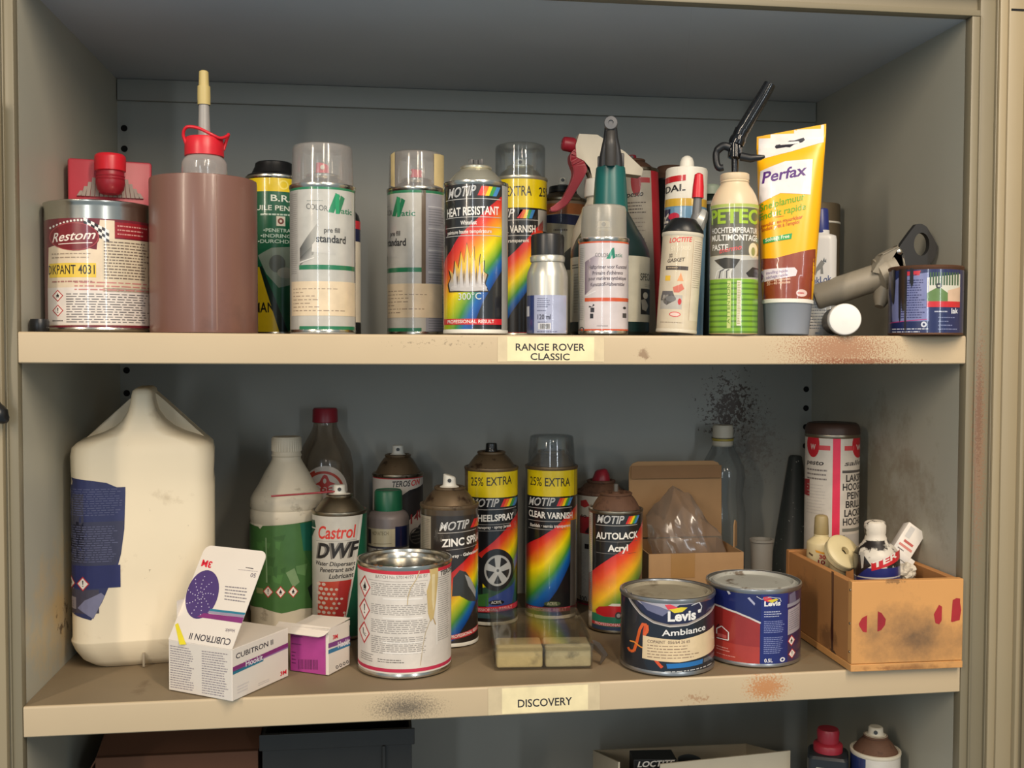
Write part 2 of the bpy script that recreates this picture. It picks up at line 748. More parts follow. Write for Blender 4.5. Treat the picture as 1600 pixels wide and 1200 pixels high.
def plane_map(o, ux, uz):
    o, ux, uz = Vector(o), Vector(ux).normalized(), Vector(uz).normalized()
    n = ux.cross(uz)

    def mp(u, v, e):
        return o + ux * u / 1000 + uz * v / 1000 + n * e, n
    return mp


def drop_map(bm, u_scale=1):
    """lays print on any surface by dropping it along +y from the front (u = x, v = z)"""
    tree = BVHTree.FromBMesh(bm)

    def mp(u, v, e):
        hit = tree.ray_cast(Vector((u / 1000, -1, v / 1000)), Vector((0, 1, 0)))
        if hit[0] is None:
            return None
        n = hit[1]
        if n.y > 0:
            n = -n
        return hit[0] + n * e * 1.5, n
    return mp

# ------------------------------------------------------------------ the steel cabinet
WD, DP, Z2, TILT, Z3 = .95, .392, -.356, .006 / .95, -.70
LIP = .0296


def z2(x):
    return Z2 + TILT * x


PAINT_COOL_LIT = paint('cabinet_paint_cool_lit', (157, 157, 149), .5, .08, stains_and_light=(  # same paint as inside, tinted cooler and darker for the cool light back there
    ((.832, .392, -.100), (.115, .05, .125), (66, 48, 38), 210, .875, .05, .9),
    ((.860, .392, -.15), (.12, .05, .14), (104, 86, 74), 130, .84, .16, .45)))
PAINT_IN = paint('cabinet_paint_inside', (172, 169, 154), .5, .08, stains_and_light=(
    ((0, .10, -.29), (.05, .16, .12), (206, 172, 112), 20, .72, .3, .7),  # orange rust tint, lightened to paint in the lit area low on the left wall
    ((0, .15, -.31), (.05, .16, .08), (70, 48, 34), 60, .95, .06, .8),
    ((.95, .2, -.2), (.05, .3, .2), (126, 112, 88), 18, .75, .2, .6)))
PAINT_ROOF = paint('cabinet_paint_roof', (188, 194, 200), .5, .06)
PAINT_LIP = paint('cabinet_paint_front', (190, 170, 138), .42, .07, stains_and_light=(
    ((.81, 0, -.014), (.16, .2, .06), (150, 92, 54), 620, .84, .05, .75),
    ((.83, 0, -.027), (.20, .1, .010), (132, 72, 40), 480, .86, .06, .75),
    ((.60, 0, -.02), (.02, .05, .014), (120, 88, 56), 90, .80, .1, .7),
    ((.40, 0, -.01), (.30, .05, .03), (110, 94, 72), 260, 1.02, .03, .6),
    ((.735, 0, -.366), (.050, .05, .030), (182, 116, 58), 480, .78, .10, .8),
    ((.66, 0, -.375), (.07, .05, .02), (150, 104, 66), 200, .92, .06, .6),
    ((.362, 0, -.372), (.065, .05, .026), (58, 54, 52), 600, .70, .28, .8),
    ((.965, 0, -.14), (.026, .06, .28), (146, 104, 76), 260, .74, .10, .65),
    ((.965, 0, -.10), (.014, .06, .16), (130, 84, 58), 180, .78, .10, .6)))
PAINT_FRAME = paint('frame_paint', (126, 117, 95), .42, .07, stains_and_light=(
    ((.966, 0, -.12), (.020, .06, .30), (140, 104, 78), 420, .78, .14, .7),
    ((.966, 0, -.08), (.012, .06, .20), (110, 74, 52), 520, .84, .08, .7)))
PAINT_TOP = paint('shelf_top_paint', (124, 108, 84), .55, .22, stains_and_light=(
    ((.5, .15, -.355), (.5, .25, .1), (96, 78, 58), 14, .92, .2, .7),
    ((.75, .05, -.35), (.3, .1, .1), (120, 92, 60), 30, .86, .2, .6),
    ((.10, .06, -.356), (.02, .07, .1), (84, 64, 44), 20, .80, .1, .5)))
PAINT_DOOR = paint('door_paint', (154, 140, 112), .45, .05, stains_and_light=(((1.0, 0, -.3), (.05, .2, .4), (150, 138, 110), 12, .9, .3, .5),))
HOLE = M('peg_hole_dark', (14, 14, 14), .9)

cab = thing('storage_cabinet', 'tall beige steel cabinet standing open with two loaded shelves and rust spotted edges', 'cabinet', (0, 0, 0))
finish('side_panel', box(-.0015, .0121, -.80, 0, DP, .334), PAINT_IN, cab)
finish('side_panel', box(WD, .0121, -.80, WD + .0015, DP, .334), PAINT_IN, cab)
finish('back_panel', box(-.0015, DP, -.80, WD + .0015, DP + .0015, .334), PAINT_COOL_LIT, cab)
finish('top_panel', box(-.0015, .002, .333, WD + .0015, DP, .3345), PAINT_ROOF, cab)
finish('back_rail', merge(box(.001, DP - .006, .305, WD - .001, DP - .0002, .3328, .0015)), PAINT_COOL_LIT, cab)
# front frame
finish('header', merge(box(-.02, -.002, .3328, .9585, .012, .3390, .0008), box(-.02, .006, .339, .965, .012, .3580), box(-.02, -.008, .3575, 1.0, .012, .38, .001)), PAINT_FRAME, cab)
finish('jamb', merge(box(-.0088, -.001, -.80, 0, .012, .3328, .0006), box(-.0100, -.003, -.80, -.0086, .003, .36, .0006), box(-.030, .0, -.80, -.0098, .012, .36)), PAINT_FRAME, cab)
finish('jamb', merge(box(WD, -.001, -.80, .9585, .012, .3328, .0006), box(.9583, -.0035, -.80, .9598, .003, .3328, .0007),
                     box(.9598, .0, -.80, .9768, .012, .36, .0006), box(.9766, -.0035, -.80, .9780, .003, .355, .0007)), PAINT_FRAME, cab)
d = finish('door', merge(box(.9784, -.006, -.80, .9868, .010, .352, .0008), box(.9866, -.0085, -.80, 1.0045, .010, .352, .001), box(1.0043, -.014, -.80, 1.03, .010, .36, .002)), PAINT_DOOR, cab)
dl = box(0, 0, -.80, .47, .018, .36, .002)
xf(dl, Matrix.Translation((1.0060, -.016, 0)) @ Matrix.Rotation(math.radians(-62), 4, 'Z') @ Matrix.Translation((.004, 0, 0)))
finish('door_leaf', dl, PAINT_DOOR, d)
finish('door_slot', box(.9885, -.0088, .3375, 1.0030, -.0080, .3398), HOLE, d)
finish('door', merge(box(-.034, -.006, -.80, -.0125, .010, .36, .001), box(-.09, -.012, -.80, -.033, .010, .36, .002)), PAINT_DOOR, cab)


def peg_hole(x, z):
    bm = lathe([(0, .0002), (.0030, .0002), (.0036, .0007), (.0042, .0002)], 20)
    xf(bm, Matrix.Rotation(PI / 2, 4, 'X'))
    o = finish('peg_hole', bm, HOLE, cab)
    o.location = (x, DP - .0005, z)
    return o


for zz in (.270, .2435, .217, -.045, -.075, -.105, -.135):
    peg_hole(.0085, zz)
for zz in (.20, .17, .14, -.072, -.099, -.126, -.153):
    peg_hole(WD - .0085, zz)


def shelf(z, tilt):
    bm = bmesh.new()
    prof = [(DP - .001, 0), (.0022, 0), (.0010, -.0004), (.0003, -.0012), (0, -.0024), (0, -LIP + .001), (.001, -LIP), (.016, -LIP), (.016, -LIP + .0012),
            (.0014, -LIP + .0012), (.0014, -.0015), (DP - .001, -.0015)]
    n = 40
    rings = []
    for k in range(n + 1):
        x = .0006 + (WD - .0012) * k / n
        sag = -.0012 * math.sin(PI * k / n)
        rings.append([bm.verts.new((x, y, zz + sag)) for y, zz in prof])
    m = len(prof)
    for a, b in zip(rings, rings[1:]):
        for k in range(m):
            f = bm.faces.new((a[k], a[(k + 1) % m], b[(k + 1) % m], b[k]))
            f.material_index = 1 if k == 0 else 0
    bm.faces.new(rings[0])
    bm.faces.new(rings[-1])
    o = finish('shelf', bm, PAINT_LIP, cab, 30)
    o.data.materials.append(PAINT_TOP)
    o.location = (0, 0, z)
    o.rotation_euler = (0, -math.atan(tilt), 0)
    return o


shelf1 = shelf(0, 0)
shelf2 = shelf(Z2, TILT)
shelf3 = shelf(Z3, 0)
shelf3['label'] = 'lowest shelf below the frame'

# paper name stickers on the shelf lips
A = face_art([(744, 527), (877, 528), (877, 566), (744, 566)], 88, 25)
A.p([(729, 528), (892, 529), (892, 567), (729, 567)], (214, 196, 160))
A.L = 2
A.p([(744, 528), (877, 529), (877, 566), (744, 566)], (240, 224, 178))
INK = (38, 36, 40)
A.t('RANGE ROVER', 757, 549.5, 863, 550, 10.5, INK, .022)
A.t('CLASSIC', 780, 564, 840, 564.5, 10, INK, .022)
st = A.build('shelf_label', plane_map((.4625, -.0002, -.0272), (1, 0, 0), (0, 0, 1)), PAPER, shelf1, 0)
st['label'] = 'cream paper sticker with capital letters on the upper shelf lip'
A = face_art([(746, 1081), (879, 1074.5), (879, 1114), (746, 1120)], 88, 26)
A.p([(725, 1080), (898, 1071), (898, 1114), (725, 1122)], (208, 190, 154))
A.L = 2
A.p([(746, 1081), (879, 1074.5), (879, 1113.5), (746, 1120)], (238, 222, 176))
A.t('DISCOVERY', 770, 1110, 854, 1106, 11.5, INK, .022)
st = A.build('shelf_label', plane_map((.4580, -.0002, -.0290), (1, 0, 0), (0, 0, 1)), PAPER, shelf2, 0)
st['label'] = 'cream paper sticker with one word on the middle shelf lip'

# black strap end hanging over the left door edge
bm = tube(smooth_path([(-.0150, -.020, .215), (-.0145, -.020, .17), (-.0150, -.020, .11), (-.0185, -.019, .05), (-.0230, -.019, -.02), (-.0200, -.019, -.060), (-.0135, -.019, -.074), (-.0035, -.018, -.0835)], 5), [.0055] * 25 + [.0080] * 5 + [.0085] * 3 + [.006, .004, .0015], 10)
o = finish('strap', bm, BLACK_PL)
tag(o, 'black strap end hanging over the left front edge of the cabinet', 'strap')


# ------------------------------------------------------------------ things made in one way
def spray_can(name, label, x, y, zb, R, H, dome_h=.017, rv=.0165, dome=TIN, rim=TIN, group=None, lean=None, turn=0, base=None):
    t = thing(name, label, 'spray can', (x, y, zb), face_cam(x, y) + turn, group, lean)
    body = [(0, .0030), (R - .006, .0030), (R - .0035, .0006), (R - .0015, 0), (R + .0004, .0008), (R + .0006, .0030), (R, .0044), (R, H - .0045), (R + .0005, H - .0038),
            (R + .0010, H - .0018), (R + .0007, H), (R - .0012, H + .0004), (R - .0028, H - .0010)]
    finish('body', lathe(body, 72), rim, t)
    if base:
        finish('base_ring', lathe([(R - .0030, .0002), (R - .0015, -.0001), (R + .0006, .0007), (R + .0008, .0030), (R + .0003, .0046)], 72), base, t)
    w = R - .0026
    dm = [(w, H - .0012)]
    for k in range(1, 8):
        f = k / 7
        dm.append((w + (rv - w) * f, H - .0012 + dome_h * (math.sin(f * PI / 2) * .55 + f * .45)))
    zt = H - .0012 + dome_h
    dm += [(rv + .0010, zt + .0008), (rv + .0012, zt + .0026), (rv - .0004, zt + .0036), (rv - .0030, zt + .0026), (rv - .0038, zt + .0004), (.0062, zt - .0002), (.0052, zt + .0032), (.0030, zt + .0042), (0, zt + .0042)]
    finish('dome', lathe(dm, 64), dome, t)
    return t, zt


def nozzle(t, zt, mat, r=.0065, h=.012, skirt=.0095, orifice=None, chop=0):
    bm = lathe([(0, zt + .001), (skirt, zt + .001), (skirt, zt + .0032), (r + .0008, zt + .0042), (r, zt + .006), (r * .94, zt + h), (r * .8, zt + h + .001), (0, zt + h + .001)], 32)
    if chop:
        for v in bm.verts:
            if v.co.z > zt + h * .8:
                v.co.z += chop * v.co.x / r
    o = finish('nozzle', bm, mat, t)
    b2 = lathe([(0, 0), (.0016, 0), (.0022, .0004), (.0022, .0016), (0, .0016)], 16)
    xf(b2, Matrix.Translation((0, -r * .96, zt + h * .72)) @ Matrix.Rotation(PI / 2, 4, 'X'))
    finish('orifice', b2, orifice or DARK_GREY, o)
    return o


def clear_cap(t, r0, r1, z0, z1, mat, th=.0009, rr=.004):
    out = [(r0, z0), (r0 + (r1 - r0) * .5, (z0 + z1) / 2), (r1, z1 - rr), (r1 - rr * .3, z1 - rr * .3), (r1 - rr, z1), (0, z1)]
    inn = [(0, z1 - th), (r1 - rr, z1 - th), (r1 - th, z1 - rr), (r0 - th, z0), (r0, z0)]
    return finish('cap', lathe(out + inn, 64), mat, t)


CAP_CLEAR = clear('clear_cap', (248, 250, 250), .032, .06)
CAP_HAZY = clear('hazy_cap', (246, 246, 244), .11, .10, (240, 234, 230))
CAP_FROST = clear('frosted_cap', (240, 238, 232), .24, .3, (220, 214, 200))

BLK = (24, 24, 26)
WHT = (238, 234, 226)
RAINBOW = [(0, (196, 26, 34)), (.16, (226, 66, 34)), (.34, (240, 150, 24)), (.50, (246, 214, 10)), (.64, (168, 190, 30)), (.76, (66, 140, 52)), (.88, (20, 96, 170)), (1, (14, 60, 130))]


def motip(A, x0, y0, x1, y1, h, sx, st=True):
    """white outlined slanted word mark with a striped flag after it"""
    A.t('MOTIP', x0, y0, x1, y1, h, (226, 224, 220), .022, .30)
    A.t('MOTIP', x0 + .5, y0 - .3, x1 - .5, y1 - .3, h - .8, (120, 120, 122), -.034, .30, A.L + 2)
    w = sx / 5
    for k, c in enumerate(((214, 40, 40), (232, 110, 40), (240, 205, 30), (60, 150, 70), (60, 130, 190))):
        a = x1 + 2 + k * w
        A.p([(a, y1 + 1), (a + h * .45, y1 - h * .95), (a + h * .45 + w * 1.05, y1 - h * .95), (a + w * 1.05, y1 + 1)], c, A.L + 1)

# ================================================================== UPPER SHELF
FX = 1630.64


def at(px, py, y):
    """point of the scene at depth y that the photograph shows at px, py"""
    d = _f + _r * ((px - 800) / FX) - _u * ((py - 600) / FX)
    return CAM + d * ((y - CAM.y) / d.y)


def spot(px, yb, yt, y):
    """x, shelf height and object height for an object centred at px"""
    x = at(px, yb, y).x
    return x, z2(x), at(px, yt, y).z - z2(x)


# ---- round filler tin with oval badge
X, Y, R, H = .054, .083, .052, .129
t = thing('filler_tin', 'round tin with maroon oval badge and checkered flag, far left of the upper shelf', 'tin', (X, Y, 0), face_cam(X, Y))
finish('body', lathe([(0, .003), (R - .006, .003), (R - .003, 0), (R, .0012), (R + .0008, .003), (R, .0052), (R, H - .006), (R + .0004, H - .004), (R + .0012, H - .0025), (R + .0012, H - .0008), (R - .0005, H), (R - .0022, H - .0012),
                      (R - .0024, H - .010), (R - .008, H - .0105), (R - .009, H - .0045), (R - .014, H - .004), (0, H - .004)], 96), TIN, t)
A = can_art(156.5, 159, R, 515, 2, 322, 129)
A.band(350, 513, (112, 34, 46), R)
A.L = 1
A.p([(81, 452), (83, 392), (100, 388), (152, 396), (157, 352), (178, 352), (178, 380), (234, 378), (234, 507), (81, 508)], (226, 206, 178))
A.L = 2
A.r(160, 379, 236, 458, (216, 200, 172))
A.r(81, 452, 236, 507, (228, 218, 208))
A.r(178, 354, 236, 377, (150, 28, 40))
A.f([(182, 357), (230, 375)], 3, (210, 150, 140), .4)
for k in range(7):
    for j in range(4):
        if (k + j) % 2 == 0:
            x0, y0 = 134 + k * 5.2, 349 + k * 2.6 + j * 4.6
            A.p([(x0, y0), (x0 + 5, y0 + 2.4), (x0 + 4.6, y0 + 7), (x0 - .4, y0 + 4.6)], (236, 232, 226))
        else:
            x0, y0 = 134 + k * 5.2, 349 + k * 2.6 + j * 4.6
            A.p([(x0, y0), (x0 + 5, y0 + 2.4), (x0 + 4.6, y0 + 7), (x0 - .4, y0 + 4.6)], (36, 26, 28))
for k in range(10):
    A.e(86 + k * 5, 363 - 10 * math.sin(k / 9 * 1.6), 1.6, 1.8, (232, 226, 216), n=8)
A.L = 3
A.e(120, 377, 36, 21, (120, 24, 36), rot=.05)
A.ring(120, 377, 34, 35.4, (170, 70, 74), sy=.58, L=4)
A.t('Restom', 89, 385, 151, 380, 13, (240, 226, 214), .0, .35)
A.line([(98, 388), (146, 386)], 1.2, (240, 226, 214), 4)
A.f([(88, 400), (152, 411)], 2, (160, 140, 120), .35)
A.r(84, 416, 151, 437, (232, 196, 70))
A.t('DIKPANT 4031', 83, 432, 149, 432, 13, (40, 34, 28), .0)
A.f([(88, 440), (152, 448)], 1, (170, 120, 110), .35)
A.f([(162, 382), (228, 440)], 13, (112, 96, 84), .45, .12)
A.f([(120, 442), (230, 458)], 3, (196, 130, 122), .45, .1)
A.f([(108, 460), (230, 505)], 12, (96, 92, 92), .42, .12)
A.ghs(96, 464, 8, 9, 'f')
A.ghs(96, 486, 8, 9, '!')
A.f([(88, 499), (104, 504)], 1, (60, 50, 50), .4)
A.build('label', cyl_map(R), PRINT, t)

# ---- red oblong tin with spout standing behind it
X, Y = .0445, .168
t = thing('red_oblong_tin', 'red oblong tin with grey ribbed wedge and red screw cap behind the maroon badged tin', 'tin', (X, Y, 0), face_cam(X, Y))
PINKRED = M('red_printed_tin', (176, 44, 60), .4, 0, .1)
finish('body', box(-.0425, -.020, 0, .0425, .020, .187, .003), PINKRED, t)
bm = bmesh.new()
n = 15
for k in range(n):
    a, b = (k - .42) / n, (k + .42) / n
    x0 = -.034 + .068 * (k + .08) / n
    x1 = -.034 + .068 * (k + .92) / n
    f = abs((k + .5) / n - .5) * 2
    top = .186 - f * .036
    q = [(x0, .147), (x1, .147), (x1 * .9, top), (x0 * .9, top)]
    v0 = [bm.verts.new((p[0], -.0202, p[1])) for p in q]
    v1 = [bm.verts.new((p[0], -.0226, p[1])) for p in q]
    bm.faces.new(v1)
    for i in range(4):
        bm.faces.new((v0[i], v0[(i + 1) % 4], v1[(i + 1) % 4], v1[i]))
finish('ribbed_wedge', bm, M('grey_wedge', (150, 132, 122), .5), t)
nk = finish('neck', merge(lathe([(0, .148), (.009, .1485), (.0135, .153), (.0148, .160), (.0148, .1625), (.0142, .163), (.0148, .1645), (.0142, .166), (.0148, .1675), (.0140, .169), (.0140, .176), (0, .176)], 40, 0, 0, -.034)), M('dark_red_neck', (150, 26, 42), .4), t)
finish('screw_cap', merge(lathe([(.0135, .172), (.0158, .173), (.0160, .186), (.0156, .1885), (.0135, .1905), (0, .191)], 40, 0, 0, -.034)), RED_PL, t)
finish('spout_seat', box(-.012, -.034, .150, .012, -.018, .160, .002), PINKRED, t)

# ---- small dark cap at the left end
o = finish('bottle_cap', lathe([(0, 0), (.0085, 0), (.0090, .001), (.0090, .010), (.0080, .0125), (0, .0128)], 32), BLACK_PL)
o.location = (.0105, .030, 0)
tag(o, 'small black screw cap lying at the left end of the upper shelf', 'cap')

# ---- brown pipe with an oil bottle inside
X, Y = .161, .059
PIPE = M('brown_pipe', (118, 82, 70), .34, 0, .10, 18, spots=[((92, 66, 58), 8, .58, .2)], coat=.15)
t = thing('pipe_sleeve', 'wide brown plastic pipe standing upright as a holder beside the maroon badged tin', 'pipe', (X, Y, 0), face_cam(X, Y))
ro, ri = .0525, .0488
finish('pipe_wall', lathe([(ri, .0), (ro, .0), (ro + .0001, .001), (ro, .150), (ro - .0004, .1526), (ro - .0012, .153), (ri + .0006, .153), (ri, .1524), (ri, 0)], 96), PIPE, t)
bm = bmesh.new()
a0 = math.asin(18 / 81)
for k, (zz) in enumerate((.004, .151)):
    pass
v = [bm.verts.new((ro * math.sin(a0 + d) * q, -ro * math.cos(a0 + d) * q, zz)) for zz in (.002, .1515) for d, q in ((-.010, 1.0), (0, 1.008), (.010, 1.0))]
for i in (0, 1):
    bm.faces.new((v[i], v[i + 1], v[i + 4], v[i + 3]))
finish('seam', bm, M('pipe_light_streak', (150, 118, 104), .3), t)  # specular streak down the pipe, put in as a paler raised strip

OILC = clear('oil_bottle_plastic', (240, 238, 236), .28, .1, (226, 214, 208))
t = thing('oil_bottle', 'clear oil bottle with red collar and long grey spout poking out of the brown pipe', 'bottle', (X + .001, Y, .0), face_cam(X, Y))
finish('body', lathe([(0, 0), (.024, 0), (.026, .004), (.026, .120), (.0245, .140), (.0225, .150), (.0215, .158), (.0222, .162), (.0222, .170), (.0205, .174), (.0175, .177), (.0155, .180), (.0155, .192), (0, .192)], 56), OILC, t)
col = finish('collar', lathe([(.0170, .177), (.0192, .1775), (.0192, .184), (.0186, .1945), (.0176, .1958), (.008, .1962), (0, .1962)], 56), RED_PL, t)
finish('strap_loop', tube(smooth_path([(-.0172, -.004, .1880), (-.0200, -.006, .1975), (-.0165, -.010, .2040), (-.006, -.014, .2030), (.006, -.016, .1975), (.015, -.013, .1945), (.0215, -.008, .1975), (.0235, -.004, .2000), (.0210, .0, .1930), (.0186, 0, .1850)], 6), .0016, 10), RED_PL, col)
GREYSP = M('grey_spout', (150, 146, 142), .4)
sp = finish('spout', lathe([(.0075, .195), (.0062, .199), (.0058, .206), (.0050, .231), (0, .231)], 28), GREYSP, t)
finish('spout_tip', lathe([(.0062, .229), (.0064, .236), (.0062, .2475), (.0050, .2478), (.0046, .262), (.0030, .2632), (.0022, .261), (0, .261)], 24), M('yellowed_tip', (188, 168, 108), .5), sp)

# ---- green and yellow oil aerosol
X, Y, R, H = .214, .235, .0325, .185
t, zt = spray_can('oil_spray_can', 'green and yellow aerosol with black domed cap behind the brown pipe', X, Y, 0, R, H, .006, .020)
finish('cap', lathe([(R - .002, H - .001), (R - .0015, H + .002), (.026, H + .0045), (.0225, H + .012), (.0215, H + .0165), (.0195, H + .018), (0, H + .0185)], 56), BLACK_PL, t)
A = can_art(424, 82, R, 519, 0, 285, 185)
A.band(287, 519, (14, 92, 62), R)
A.L = 1
A.band(287, 310, (236, 206, 20), R)
A.ring(438, 300, 5, 7, (250, 232, 110), n=16)
A.t('B.R.C.', 419, 324, 460, 325, 9, (226, 232, 220), .02)
A.t('HUILE PENETR', 391, 337, 462, 338, 7, (226, 232, 220), .02)
A.f([(404, 341), (455, 346)], 1, (190, 210, 196), .6)
A.r(427, 346, 440, 360, (220, 214, 200))
A.ring(433.5, 353, 2, 4.6, (120, 60, 50), n=14, L=3)
for k, s_ in enumerate(('PENETRATION', 'INDRINGEND', 'DURCHDRING')):
    A.t('\u2022' + s_, 408 - k * 4, 369 + k * 8, 462, 369 + k * 8, 5, (190, 214, 200), .01)
A.p([(400, 403), (420, 392), (460, 388), (462, 440), (430, 450), (412, 430)], (128, 144, 132))
A.e(428, 415, 12, 13, (92, 100, 96), L=2)
A.e(440, 428, 12, 8, (152, 156, 146), L=3)
A.p([(386, 420), (402, 420), (432, 519), (386, 519)], (214, 186, 30), L=3)
A.p([(402, 420), (406, 418), (445, 519), (432, 519)], (16, 40, 34), L=3)
A.t('MAN', 394, 486, 424, 486, 14, (30, 30, 26), .02, L=5)
A.build('label', cyl_map(R), PRINT, t)


# ---- two tall white aerosols with a green letter
def colour_can(X, Y, H, lab, tape, turn):
    R = .033
    t, zt = spray_can('primer_can', lab, X, Y, 0, R, H, .010, .016, TIN, TIN, turn=turn)
    nozzle(t, zt + .001, M('pink_red_nozzle', (222, 60, 84), .4), .0068, .013, .0100, WHITE_PL, -.0016)
    clear_cap(t, R - .0016, R - .0026, H - .0004, H + .0415, CAP_HAZY)
    A = can_art(505, 100, R, 521, 0, 290, H * 1000)
    G = (38, 120, 82)
    A.band(291.5, 521, (190, 188, 180), R)
    A.L = 1
    A.band(293, 300, G, R)
    hr = R * 1000
    v = lambda y: A.conv(505, y)[1]

    def raw(a0, y0, a1, y1, col, L=1):
        A.raw([(a0 * hr, v(y0)), (a1 * hr, v(y0)), (a1 * hr, v(y1)), (a0 * hr, v(y1))], col, L)
    raw(1.27, 292, 1.42, 470, (106, 92, 78))
    raw(1.42, 301, 3.0, 520, (158, 158, 166))
    for k in range(6):
        raw(1.50, 320 + k * 34, 2.9, 321.4 + k * 34, (196, 196, 200), 2)
        for q in range(7):
            raw(1.52, 324 + k * 34 + q * 4, 1.52 + random.uniform(.5, 1.1), 325.6 + k * 34 + q * 4, (128, 128, 136), 2)
    raw(-3.0, 301, -.82, 520, (178, 176, 168))
    A.f([(456, 305), (466, 430)], 40, (146, 142, 136), .4, .1)
    A.t('COLOR', 480, 330, 513, 334, 8, (96, 98, 96), .0)
    A.p([(513, 335), (525, 305), (532, 309), (522, 336)], (34, 130, 88), 2)
    A.p([(524, 306), (531, 307), (530, 337), (525, 337)], (44, 150, 100), 3)
    A.p([(526, 333), (533, 308), (539, 312), (531, 337)], (30, 118, 80), 2)
    A.t('atic', 533, 336, 550, 336, 8.5, (36, 118, 84), .02)
    A.f([(481, 317), (506, 319)], 1, (120, 130, 124), .6)
    A.t('pre fill', 507, 366, 531, 366, 7, (90, 88, 84), .01, 0, 6)
    A.t('standard', 495, 381, 540, 382, 11, (52, 52, 52), .03, 0, 6)
    A.grad([(470, 390), (497, 352), (491, 400), (470, 417)], [(70, 72, 70), (170, 168, 160), (150, 150, 144), (110, 110, 106)], 2)
    A.grad([(470, 405), (488, 388), (488, 408), (470, 414)], [(60, 62, 60), (120, 120, 114), (190, 188, 182), (170, 168, 160)], 3)
    A.grad([(489, 385), (500, 372), (525, 400), (488, 396)], [(214, 210, 202), (200, 198, 190), (186, 184, 178), (206, 204, 196)], 3)
    A.line([(470, 412), (492, 405)], 1.5, (224, 222, 214), 4)
    raw(-.78, 416, 1.27, 423, G, 2)
    raw(-.78, 510, 1.27, 516, G, 2)
    # cream price sticker, stuck at a different place on each can
    A.L = 4
    a0, a1 = (-1.22, 1.42) if not tape else (-.30, 2.16)
    raw(a0, 441, a1, 494, (226, 206, 174), 4)
    for k in range(7):
        a_, e_ = a0 + .15, a0 + .15 + random.uniform(.3, 1.9)
        while a_ < e_:
            w_ = random.uniform(.05, .2)
            raw(a_, 452 + k * 5.6, a_ + w_, 453.2 + k * 5.6, (150, 130, 110), 5)
            a_ += w_ + .05
    A.build('label', cyl_map(R), PRINT, t)
    if tape:
        Rt = R - .0018
        for nm, b0, b1, w0, w1 in (('tape', -.05, .22, 251, 296), ('tape', 1.78, 2.75, 246, 298)):
            A2 = Art(lambda x, y: (x, y))
            A2.raw([(b0 * Rt * 1000, (H + .0415 - .039) * 1000), (b1 * Rt * 1000, (H + .0415 - .041) * 1000), (b1 * Rt * 1000, (H + .0395) * 1000), (b0 * Rt * 1000, (H + .0375) * 1000)], (218, 196, 142))
            A2.build(nm, cyl_map(Rt), PAPER, t)
    return t


colour_can(.279, .063, .150, 'white aerosol with green letter logo facing front, right of the green oil can', False, 0)
colour_can(.379, .171, .165, 'white aerosol with green letter logo turned left and cream tape on its hazy cap', True, -1.10)

# ---- mostly hidden slim can between them
Y, R, H = .165, .0245, .138
X = at(563.5, 450, Y).x - R
t = thing('slim_can', 'slim can with red, navy and cream bands peeping out between the two green letter cans', 'can', (X, Y, 0), face_cam(X, Y))
finish('body', lathe([(0, 0), (R, 0), (R + .0005, .002), (R + .0005, .013), (R, .0135), (R, H - .012), (R - .002, H - .004), (R - .005, H), (0, H)], 48), BLACK_PL, t)
A = Art(lambda x, y: (x, y))
h = PI * R * 1000
A.raw([(-h, 14), (h, 14), (h, 126), (-h, 126)], (208, 198, 178))
A.raw([(-h, 104), (h, 104), (h, 118), (-h, 118)], (28, 34, 66), 1)
A.raw([(-h, 118), (h, 118), (h, 127), (-h, 127)], (190, 44, 54), 1)
A.raw([(8, 16), (20, 16), (20, 34), (8, 34)], (120, 120, 128), 1)
A.build('label', cyl_map(R), PRINT, t)

# ---- heat resistant flame can
X, Y, R, H = .436, .054, .033, .155
t, zt = spray_can('heat_paint_can', 'black aerosol with rainbow swoosh and flame picture, front of the upper shelf', X, Y, 0, R, H, .016, .0150, DOME_CREAM, TIN, base=WHITE_PL)
b2 = merge(lathe([(0, zt), (.0042, zt), (.0042, zt + .010), (0, zt + .010)], 20), xf(box(-.0075, -.003, zt + .002, -.0030, .003, zt + .011, .0008), Matrix()), xf(box(.0030, -.003, zt + .002, .0075, .003, zt + .0115, .0008), Matrix()))
finish('valve_stem', b2, DARK_GREY, t)
A = can_art(743.5, 99, R, 521, 1, 289, 155)
A.band(291, 517, (34, 33, 33), R)
A.L = 1
A.ribbon([(800, 300), (782, 313), (762, 331), (745, 349), (730, 362), (717, 375), (704, 396), (688, 420), (662, 450), (640, 485), (625, 517)],
         [(810, 380), (800, 400), (790, 415), (782, 429), (775, 440), (769, 450), (760, 465), (754, 476), (748, 490), (741, 508), (738, 517)], RAINBOW)
A.L = 6
A.r(784, 292, 800, 518, (168, 166, 160))
motip(A, 701, 316, 744, 312, 14, 29)
for yy_ in (318.5, 346, 361, 374):
    A.line([(697, yy_), (740, yy_ - .6), (782, yy_ - 1.2)], 1, (190, 188, 184), 7)
A.t('HEAT RESISTANT', 699, 344, 779, 340.5, 12, WHT, .03)
A.t('Whitefust', 720, 357, 745, 356.5, 6, WHT, .01)
A.t('peinture haute temp\u00e9rature', 700, 371, 768, 369, 5.5, (226, 220, 210), .01)
FL = [(704, 457), (702, 446), (706, 437), (703, 424), (710, 432), (712, 411), (717, 424), (721, 398), (726, 415), (730, 386), (735, 408), (741, 391), (742, 412), (750, 402), (748, 420), (756, 411), (755, 428), (761, 432), (757, 445), (762, 457)]
cx_, cy_ = 732, 440
A.p([(cx_ + (x - cx_) * 1.07, cy_ + (y - cy_) * 1.06 + .8) for x, y in FL], (54, 44, 26), 8)
for k in range(len(FL) - 2):
    pass
A.raw([A.conv(*q) for q in FL], None, 9, fn=lambda q: lin((236, 190, 60)) if q[1] > 62 else (lin((190, 160, 110)) if q[1] > 52 else lin((182, 176, 172))))
